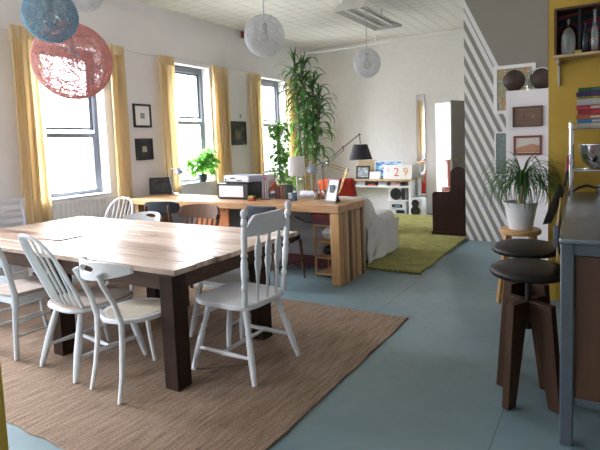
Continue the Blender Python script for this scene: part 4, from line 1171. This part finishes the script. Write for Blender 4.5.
for k in range(9):
    a = k * .7; m.tube([(0, 0, .1), (.04 * math.cos(a), .07 * math.sin(a), .25), (.07 * math.cos(a), .2 * math.sin(a), .4 + .1 * r_.random())], .004, 6)
m.build('stem', M['leafivy'], t)
t = thing('climbing_plant', 'light green climbing plant in front of the farthest window', 'plant', (-4.97, 7.0, .03))
MB().lathe([(.12, 0), (.15, .26), (.155, .28), (.14, .28)], seg=24).build('pot', M['terracotta'], t)
MB().tube([(0, 0, .2), (0, 0, 1.75)], .014, 8).build('support_pole', M['bark'], t)
fol = MB(); leafy(fol, (0, 0, 1.15), (.19, .17, .55), 230, .10, 8); leafy(fol, (-.02, .05, 1.7), (.22, .22, .17), 110, .11, 9); leafy(fol, (.15, .1, .75), (.22, .2, .25), 90, .1, 10)
fol.build('foliage', M['leafivy'], t, fixn=False, sharp=3)

# ------------------------------------------------------------------ striped wall pictures
frame_thing('framed_map', 'white framed colourful map print high on the striped wall', 'picture', (-1.05, 6.948, 1.77), 0, .53, .64, .045, M['trimw'], M['artmap'], depth=.03)
frame_thing('framed_print', 'white framed green print low on the striped wall behind the palm', 'picture', (-1.09, 6.948, .93), 0, .44, .60, .02, M['trimw'], M['artgreen'], depth=.02)
# half wall
frame_thing('shadow_box', 'brown wooden box panel with two round knots on the white half wall', 'wall box', (-.712, 5.598, 1.557), 0, .30, .215, .012, M['brownpanel'], wood('knotty brown board', (.17, .105, .07), 'X', .6, .2), depth=.035)
sb = C.objects[-1].parent
for x, c in ((-.035, (.04, .03, .025)), (.055, (.3, .22, .14))):
    MB().lathe([(.012, 0), (.012, .003)], (x, -.022, .105), 12, rot=rotx(PI / 2)).build('knot', col(c), sb)
p = frame_thing('framed_landscape', 'mountain picture in a red-brown wooden frame above the palm', 'picture', (-.712, 5.598, 1.253), 0, .285, .21, .024, M['redwood'], col((.62, .60, .52)), depth=.025)
m = MB().prism([(-.115, .03), (.115, .03), (.115, .10), (.07, .115), (.03, .12), (-.01, .105), (-.05, .10), (-.115, .075)], lambda x, z: (x, -.0175, z), lambda x, z: (x, -.0155, z)); m.build('mountains', col((.42, .22, .13)), p)
for k, (x, lab) in enumerate([(-.865, 'dark brown round gourd on the half wall, left of the pair'), (-.585, 'dark brown round gourd on the half wall, touching the yellow wall edge')]):
    t = thing('gourd', lab, 'gourd', (x, 5.70, 1.951))
    MB().lathe([(.02, 0), (.07, .02), (.108, .07), (.118, .118), (.108, .165), (.07, .21), (.03, .23), (.015, .232)], seg=28).build('shell', M['coconut'], t)
    if k: MB().tube([(.10 * math.cos(a), -.066, .12 + .10 * math.sin(a)) for a in [R(35) + R(120) * q / 14 for q in range(15)]], .006, 8).build('ring', M['paper'], t)
    else: MB().tube([(0, 0, .23), (.015, 0, .25)], .006, 8).build('stalk', M['bark'], t)
t = thing('glass_jar', 'clear glass jar between the two dark gourds', 'jar', (-.72, 5.895, 1.951))
MB().lathe([(.045, 0), (.05, .02), (.05, .16), (.035, .185), (.035, .215), (.032, .215), (.032, .18), (.046, .155), (.046, .02)], seg=24).build('jar_body', M['bottle'], t)
MB().lathe([(.037, 0), (.037, .02), (.03, .022)], (0, 0, .216), 20).build('jar_lid', M['greyplastic'], t)

# plant stool with ponytail palm
t = thing('plant_stool', 'honey-coloured round wooden stool holding the potted palm', 'stool', (-.628, 4.45, 0))
MB().lathe([(.165, .615), (.172, .625), (.172, .645), (.165, .655)], seg=32).build('seat', M['honey'], t)
for sx in (-1, 1):
    for sy in (-1, 1):
        MB().tube([(sx * .165, sy * .10, 0), (sx * .10, sy * .085, .615)], [.022, .024], 4).build('leg', M['honey'], t)
m = MB()
for sy in (-1, 1): m.tube([(-.145, sy * .095, .2), (.145, sy * .095, .2)], .012, 8)
m.build('rung', M['honey'], t)
t = thing('ponytail_palm', 'ponytail palm in a tapered white pot on the honey stool', 'plant', (-.625, 4.45, .656))
MB().lathe([(.095, 0), (.102, .01), (.138, .225), (.143, .235), (.133, .235), (.128, .2)], seg=32).build('pot', M['ceramic'], t)
MB().lathe([(.001, .19), (.126, .2), (.126, .205), (.001, .21)], seg=24).build('soil', M['soil'], t)
MB().tube([(0, 0, .2), (.0, 0, .25), (.01, 0, .32), (.015, 0, .38)], [.035, .022, .018, .016], 12).build('trunk', M['bark'], t)
fol = MB(); rnd = random.Random(33)
for k in range(260):
    az = k * 2.399; f = rnd.random()
    strap(fol, (.015, 0, .35 + .07 * f), az, rnd.uniform(.36, .62), rnd.uniform(.25, 1.4), rnd.uniform(2.4, 4.6), rnd.uniform(.004, .0065), 12)
for v in fol.bm.verts:
    if v.co.x > .19 and v.co.y > .12: v.co.y = .12 + .01 * math.sin(40 * v.co.x)
fol.build('foliage', M['leafpalm'], t, fixn=False, sharp=3)

# ------------------------------------------------------------------ bar stools
def bar_stool(lab, loc, rz):
    t = thing('bar_stool', lab, 'stool', loc, rz, 'bar stools at the steel counter')
    MB().lathe([(.001, .70), (.17, .70), (.193, .706), (.202, .722), (.197, .738), (.17, .754), (.10, .766), (.001, .769)], seg=40).build('seat', M['leather'], t, sharp=3)
    MB().lathe([(.09, .683), (.09, .6995)], seg=20).build('seat_plate', M['black'], t)
    MB().tube([(0, 0, .40), (0, 0, .683)], .016, 12).build('screw_post', M['black'], t)
    for k in range(4):
        a = k * PI / 2
        prof = [(.018, .56), (.018, .45), (.045, .435), (.135, 0), (.20, 0), (.15, .56)]
        ca, sa = math.cos(a), math.sin(a)
        def f(dy):
            return lambda x, z: (ca * x - sa * dy, sa * x + ca * dy, z + .004)
        MB().prism(prof, f(-.021), f(.021)).build('leg', M['stoolwood'], t, .003)
        q = MB().lathe([(.012, 0), (.014, .004)], (ca * .168, sa * .168, 0), 10).build('glide', M['chrome'], t)
    return t
s1 = bar_stool('near bar stool with dark brown padded seat by the counter leg', (-.352, 2.78, 0), R(62))
s2 = copy_tree(s1, (-.415, 3.17, 0), R(58), 'far bar stool with dark brown padded seat wound higher, behind the near one')
for ch in s2.children:
    if ch.name.startswith('seat'): ch.location.z = .035
    elif ch.name.startswith('screw'): ch.location.z = .035

# ------------------------------------------------------------------ kitchen
t = thing('steel_table', 'grey stainless steel kitchen work table at the right edge', 'table', (.3, 3.3, 0))
kx0, kx1, ky0, ky1, kz = -.18, .9, 2.40, 4.45, .985
lcl(MB().plate([(-.172, ky0), (kx1, ky0), (kx1, ky1), (-.272, ky1)], kz - .025, kz), 'worktop', M['steel'], t, .006)
lcl(MB().bx(kx0 + .04, kx1 - .04, ky0 + .012, ky0 + .03, kz - .075, kz - .0255), 'front_rail', M['steelleg'], t, .003)
lcl(MB().bx(kx0 + .012, kx0 + .03, ky0 + .055, ky1 - .055, kz - .10, kz - .0255), 'side_rail', M['steelleg'], t, .003)
for x in (kx0 + .012, kx1 - .062):
    for y in (ky0 + .005, ky1 - .055):
        xx = x - .07 if (x < 0 and y > 3) else x
        lcl(MB().bx(xx, xx + .056, y, y + .05, 0, kz - .0255), 'leg', M['steelleg'], t, .006)
lcl(MB().bx(kx0 + .07, kx1 - .065, ky0 + .02, ky0 + .05, .20, .235), 'lower_rail', M['steelleg'], t, .003)
lcl(MB().bx(kx0 - .022, kx0 - .0005, 2.46, 2.49, .93, 1.03), 'bracket', M['steelleg'], t, .003)
lcl(MB().bx(-.11, kx1 - .065, ky0 + .025, 3.3, .2355, .905), 'brown_panel_box', M['brownpanel'], t, .004)
# chrome rack on the table
t = thing('chrome_rack', 'chrome post rack standing on the steel table', 'rack', (.1, 4.3, kz))
rx0, rx1, ry0, ry1 = -.205, .75, 4.17, 4.42
kzz = kz + .001
for x in (-.222, rx1):
    for y in (ry0, ry1):
        lcl(MB().lathe([(.016, kzz), (.016, kzz + .01), (.0125, kzz + .012), (.0125, 1.505), (.0165, 1.505), (.0165, 1.545), (.012, 1.55)], (x, y, 0), 16), 'post', M['chrome'], t)
        lcl(MB().lathe([(.0155, 1.19), (.0155, 1.24)], (x, y, 0), 16), 'collar', M['chrome'], t)
for z in (1.50, 1.175):
    m = MB()
    for y in (ry0, ry1): m.tube([(-.222, y, z), (rx1, y, z)], .007, 8)
    for x in (-.222, rx1): m.tube([(x, ry0, z), (x, ry1, z)], .007, 8)
    k = -.18
    while k < rx1: m.tube([(k, ry0, z), (k, ry1, z)], .003, 6); k += .04
    lcl(m, 'wire_shelf', M['chrome'], t)
# books on the rack
bk = [((.55, .52, .42), .034, 'cream book at the bottom of the stack on the rack'), ((.03, .22, .42), .032, 'blue book second from the bottom of the rack stack'), ((.55, .14, .04), .034, 'orange book above the blue one in the rack stack'),
      ((.34, .03, .04), .042, 'dark red book in the middle of the rack stack'), ((.52, .06, .07), .038, 'bright red book under the white one in the rack stack'), ((.60, .62, .62), .05, 'thick white book in the upper part of the rack stack'),
      ((.27, .22, .03), .022, 'thin olive book near the top of the rack stack'), ((.06, .03, .12), .036, 'purple book second from the top of the rack stack'), ((.03, .10, .06), .034, 'dark green book topmost in the rack stack')]
z = 1.5085; rnd = random.Random(3)
for c, h, lab in bk:
    o = thing('book', lab, 'book', (.02, 4.29, z), R(rnd.uniform(-2, 2)), 'cookbooks on the chrome rack')
    x0 = -.205 + rnd.uniform(-.008, .012)
    MB().bx(x0, x0 + .31, -.105, .10, 0, h * .9).build('cover', col(mul(c, .8), .4), o, .003)
    MB().bx(x0 + .1, x0 + .18, -.1065, -.1053, h * .22, h * .68).build('spine_label', col(mul(c, 1.6) if max(c) < .4 else (.6, .56, .48), .5), o)
    z += h * .9 + .0008
t = thing('steel_bowl', 'large steel mixing bowl on the middle shelf of the rack', 'bowl', (.02, 4.295, 1.183))
MB().lathe([(.08, 0), (.12, .01), (.165, .06), (.19, .13), (.197, .19), (.20, .195), (.195, .195), (.185, .13), (.158, .065), (.09, .012)], seg=40).build('bowl', M['chrome'], t, sharp=3)
def pan_thing(lab, loc, rz, r=.10):
    t = thing('saucepan', lab, 'pan', loc, rz)
    MB().lathe([(r * .95, 0), (r, .008), (r, .075), (r * .97, .075), (r * .95, .01)], seg=32).build('pan_body', M['chrome'], t)
    MB().lathe([(r * .98, .0755), (r * .9, .085), (.02, .098), (.001, .099)], seg=32).build('lid', M['chrome'], t)
    MB().tube([(-r, 0, .055), (-r - .06, 0, .075), (-r - .12, 0, .06), (-r - .16, 0, .03)], [.008, .011, .011, .008], 10, sq=(1, .7)).build('handle', M['black'], t)
    MB().sphere((0, 0, .108), .012).build('knob', M['black'], t)
pan_thing('shallow steel saucepan under the rack with a drooping black handle', (.05, 4.24, kz + .001), R(12))
pan_thing('second steel saucepan under the rack, behind the shallow one', (.42, 4.33, kz + .001), R(20), .09)
# frying pan hanging by its handle beside the table
t = thing('frying_pan', 'black frying pan with a red handle hung beside the steel table', 'pan', (-.30, 4.0, .92))
tilt = roty(R(-90 + 20))
m = MB().lathe([(.001, -.001), (.13, 0), (.165, .045), (.169, .045), (.135, -.006), (.001, -.007)], (0, 0, 0), 36, rot=tilt)
m.build('pan_body', M['black'], t, sharp=1)
MB().tube([(.045, .06, .15), (.052, .09, .20), (.055, .12, .26)], .010, 8).build('neck', M['black'], t)
MB().tube([(.055, .12, .255), (.058, .135, .32), (.060, .15, .37)], [.012, .014, .010], 10).build('handle', col((.35, .03, .03)), t)
MB().tube([(.060, .15, .36), (.064, .158, .385), (.068, .166, .37)], .004, 6).build('hanging_loop', M['chrome'], t)
t2 = thing('chopping_board', 'pale wooden board leaning at the left side of the steel table', 'board', (-.232, 3.3, 0))
MB().prism([(-.55, .80), (.62, .80), (.62, 1.0), (-.55, 1.0)], lambda y, z: (-.010 - .058 * y, y, z), lambda y, z: (.0 - .058 * y, y, z)).build('panel', M['shelfwood'], t2, .003)

# wall shelf with bottles
t = thing('wall_shelf', 'wooden wall shelf with dark striped backing on the yellow wall', 'shelf', (0, 4.6, 2.09))
lcl(MB().bx(-.365, .55, 4.40, 4.598, 2.078, 2.10), 'shelf_board', M['shelfwood'], t, .003)
lcl(MB().bx(-.365, -.345, 4.43, 4.598, 2.1005, 2.475), 'side_panel', M['brownchair'], t, .002)
lcl(MB().bx(-.345, .55, 4.43, 4.598, 2.458, 2.475), 'top_panel', M['brownchair'], t, .002)
lcl(MB().bx(-.3445, .55, 4.588, 4.598, 2.1005, 2.4575), 'backing', M['blanket'], t)
lcl(MB().bx(-.345, -.33, 4.45, 4.598, 2.035, 2.0775).bx(-.345, -.33, 4.572, 4.598, 1.87, 2.034), 'bracket', M['greyplastic'], t, .002)
lcl(MB().bx(-.19, -.17, 4.44, 4.58, 2.1005, 2.4575), 'divider', M['black'], t)
def bottle(lab, loc, prof, mat=None):
    t = thing('glass_bottle', lab, 'bottle', loc)
    MB().lathe(prof, seg=28).build('bottle_body', mat or M['bottle'], t, sharp=1)
    return t
bz = 2.1015
o = bottle('wide domed clear glass bottle at the left of the wall shelf', (-.262, 4.49, bz), [(.064, 0), (.074, .006), (.075, .10), (.073, .15), (.061, .195), (.04, .225), (.02, .238), (.018, .27), (.023, .272), (.023, .285), (.015, .285), (.015, .238), (.035, .22), (.056, .19), (.068, .15), (.070, .10), (.067, .008)])
bottle('slim dark bottle between two clear ones on the wall shelf', (-.142, 4.47, bz), [(.022, 0), (.028, .005), (.028, .15), (.014, .19), (.011, .225), (.013, .235)], col((.015, .02, .03), .08))
bottle('tall clear bottle with a long neck at the right of the wall shelf', (-.075, 4.48, bz), [(.033, 0), (.037, .005), (.037, .17), (.03, .20), (.015, .225), (.013, .32), (.016, .325), (.016, .335), (.010, .335), (.010, .225), (.026, .197), (.033, .17), (.033, .006)])
small(MB().box((-.19, 4.432, bz + .012), (.05, .035, .022), rotz(.2)), 'small_box', col((.5, .4, .1)), 'tiny yellow box lying at the front of the wall shelf', 'box', bevel=.003)

# ------------------------------------------------------------------ light
w = bpy.data.worlds.new('sky'); bpy.context.scene.world = w; w.use_nodes = True
nt = w.node_tree; bg = nt.nodes['Background']
tc = nt.nodes.new('ShaderNodeTexCoord'); sp = nt.nodes.new('ShaderNodeSeparateXYZ'); nt.links.new(tc.outputs['Generated'], sp.inputs[0])
rp = nt.nodes.new('ShaderNodeValToRGB'); e = rp.color_ramp.elements
e[0].position = .40; e[0].color = (.16, .17, .17, 1); e[1].position = .80; e[1].color = (.88, .905, 1.0, 1)
for pos, k in ((.50, .22), (.60, .27), (.72, .92)):      # pale street and buildings low down, bright overcast above
    q = e.new(pos); q.color = (.88 * k, .905 * k, 1.0 * k, 1)
mp = nt.nodes.new('ShaderNodeMath'); mp.operation = 'MULTIPLY_ADD'; mp.inputs[1].default_value = .5; mp.inputs[2].default_value = .5
nt.links.new(sp.outputs['Z'], mp.inputs[0]); nt.links.new(mp.outputs[0], rp.inputs['Fac']); nt.links.new(rp.outputs['Color'], bg.inputs['Color'])
bg.inputs['Strength'].default_value = 38.0
for i, (a, b) in enumerate(WIN + WINF):
    ld = bpy.data.lights.new('window_portal', 'AREA'); ld.shape = 'RECTANGLE'; ld.size = b - a; ld.size_y = TOP - SILL
    ld.cycles.is_portal = True
    lo = bpy.data.objects.new('window_portal', ld); C.objects.link(lo)
    lo.location = (XW - WD - .02, (a + b) / 2, (SILL + TOP) / 2); lo.rotation_euler = (R(90), 0, R(-90))
    if i >= len(WIN): lo.location = ((a + b) / 2, YF - .27, (SILL + TOP) / 2); lo.rotation_euler = (R(90), 0, 0)

# ------------------------------------------------------------------ camera
f, pit, yaw, roll, px, py = 485.07, .0831, -.5165, .0343, 329.25, 183.98
cy, sy = math.cos(yaw), math.sin(yaw)
fw = Vector((sy * math.cos(pit), cy * math.cos(pit), -math.sin(pit))); rt_ = Vector((cy, -sy, 0)); dn = fw.cross(rt_)
r2 = rt_ * math.cos(roll) + dn * math.sin(roll); d2 = -rt_ * math.sin(roll) + dn * math.cos(roll)
cam = bpy.data.cameras.new('camera'); co = bpy.data.objects.new('camera', cam); C.objects.link(co)
u, b = -d2, -fw
co.matrix_world = Matrix(((r2.x, u.x, b.x, 0), (r2.y, u.y, b.y, 0), (r2.z, u.z, b.z, 1.45), (0, 0, 0, 1)))
cam.sensor_width = 36; cam.lens = f / 600 * 36; cam.clip_start = .05
cam.shift_x = (300 - px) / 600; cam.shift_y = (py - 225) / 600
S = bpy.context.scene; S.camera = co
S.view_settings.view_transform = 'Standard'; S.view_settings.look = 'None'; S.view_settings.gamma = 1
S.view_settings.use_curve_mapping = False; S.view_settings.exposure = 1.32
S.cycles.max_bounces = 10; S.cycles.diffuse_bounces = 6; S.cycles.transparent_max_bounces = 16
S.cycles.sample_clamp_indirect = 8; S.cycles.use_denoising = True
S.cycles.caustics_reflective = False; S.cycles.caustics_refractive = False
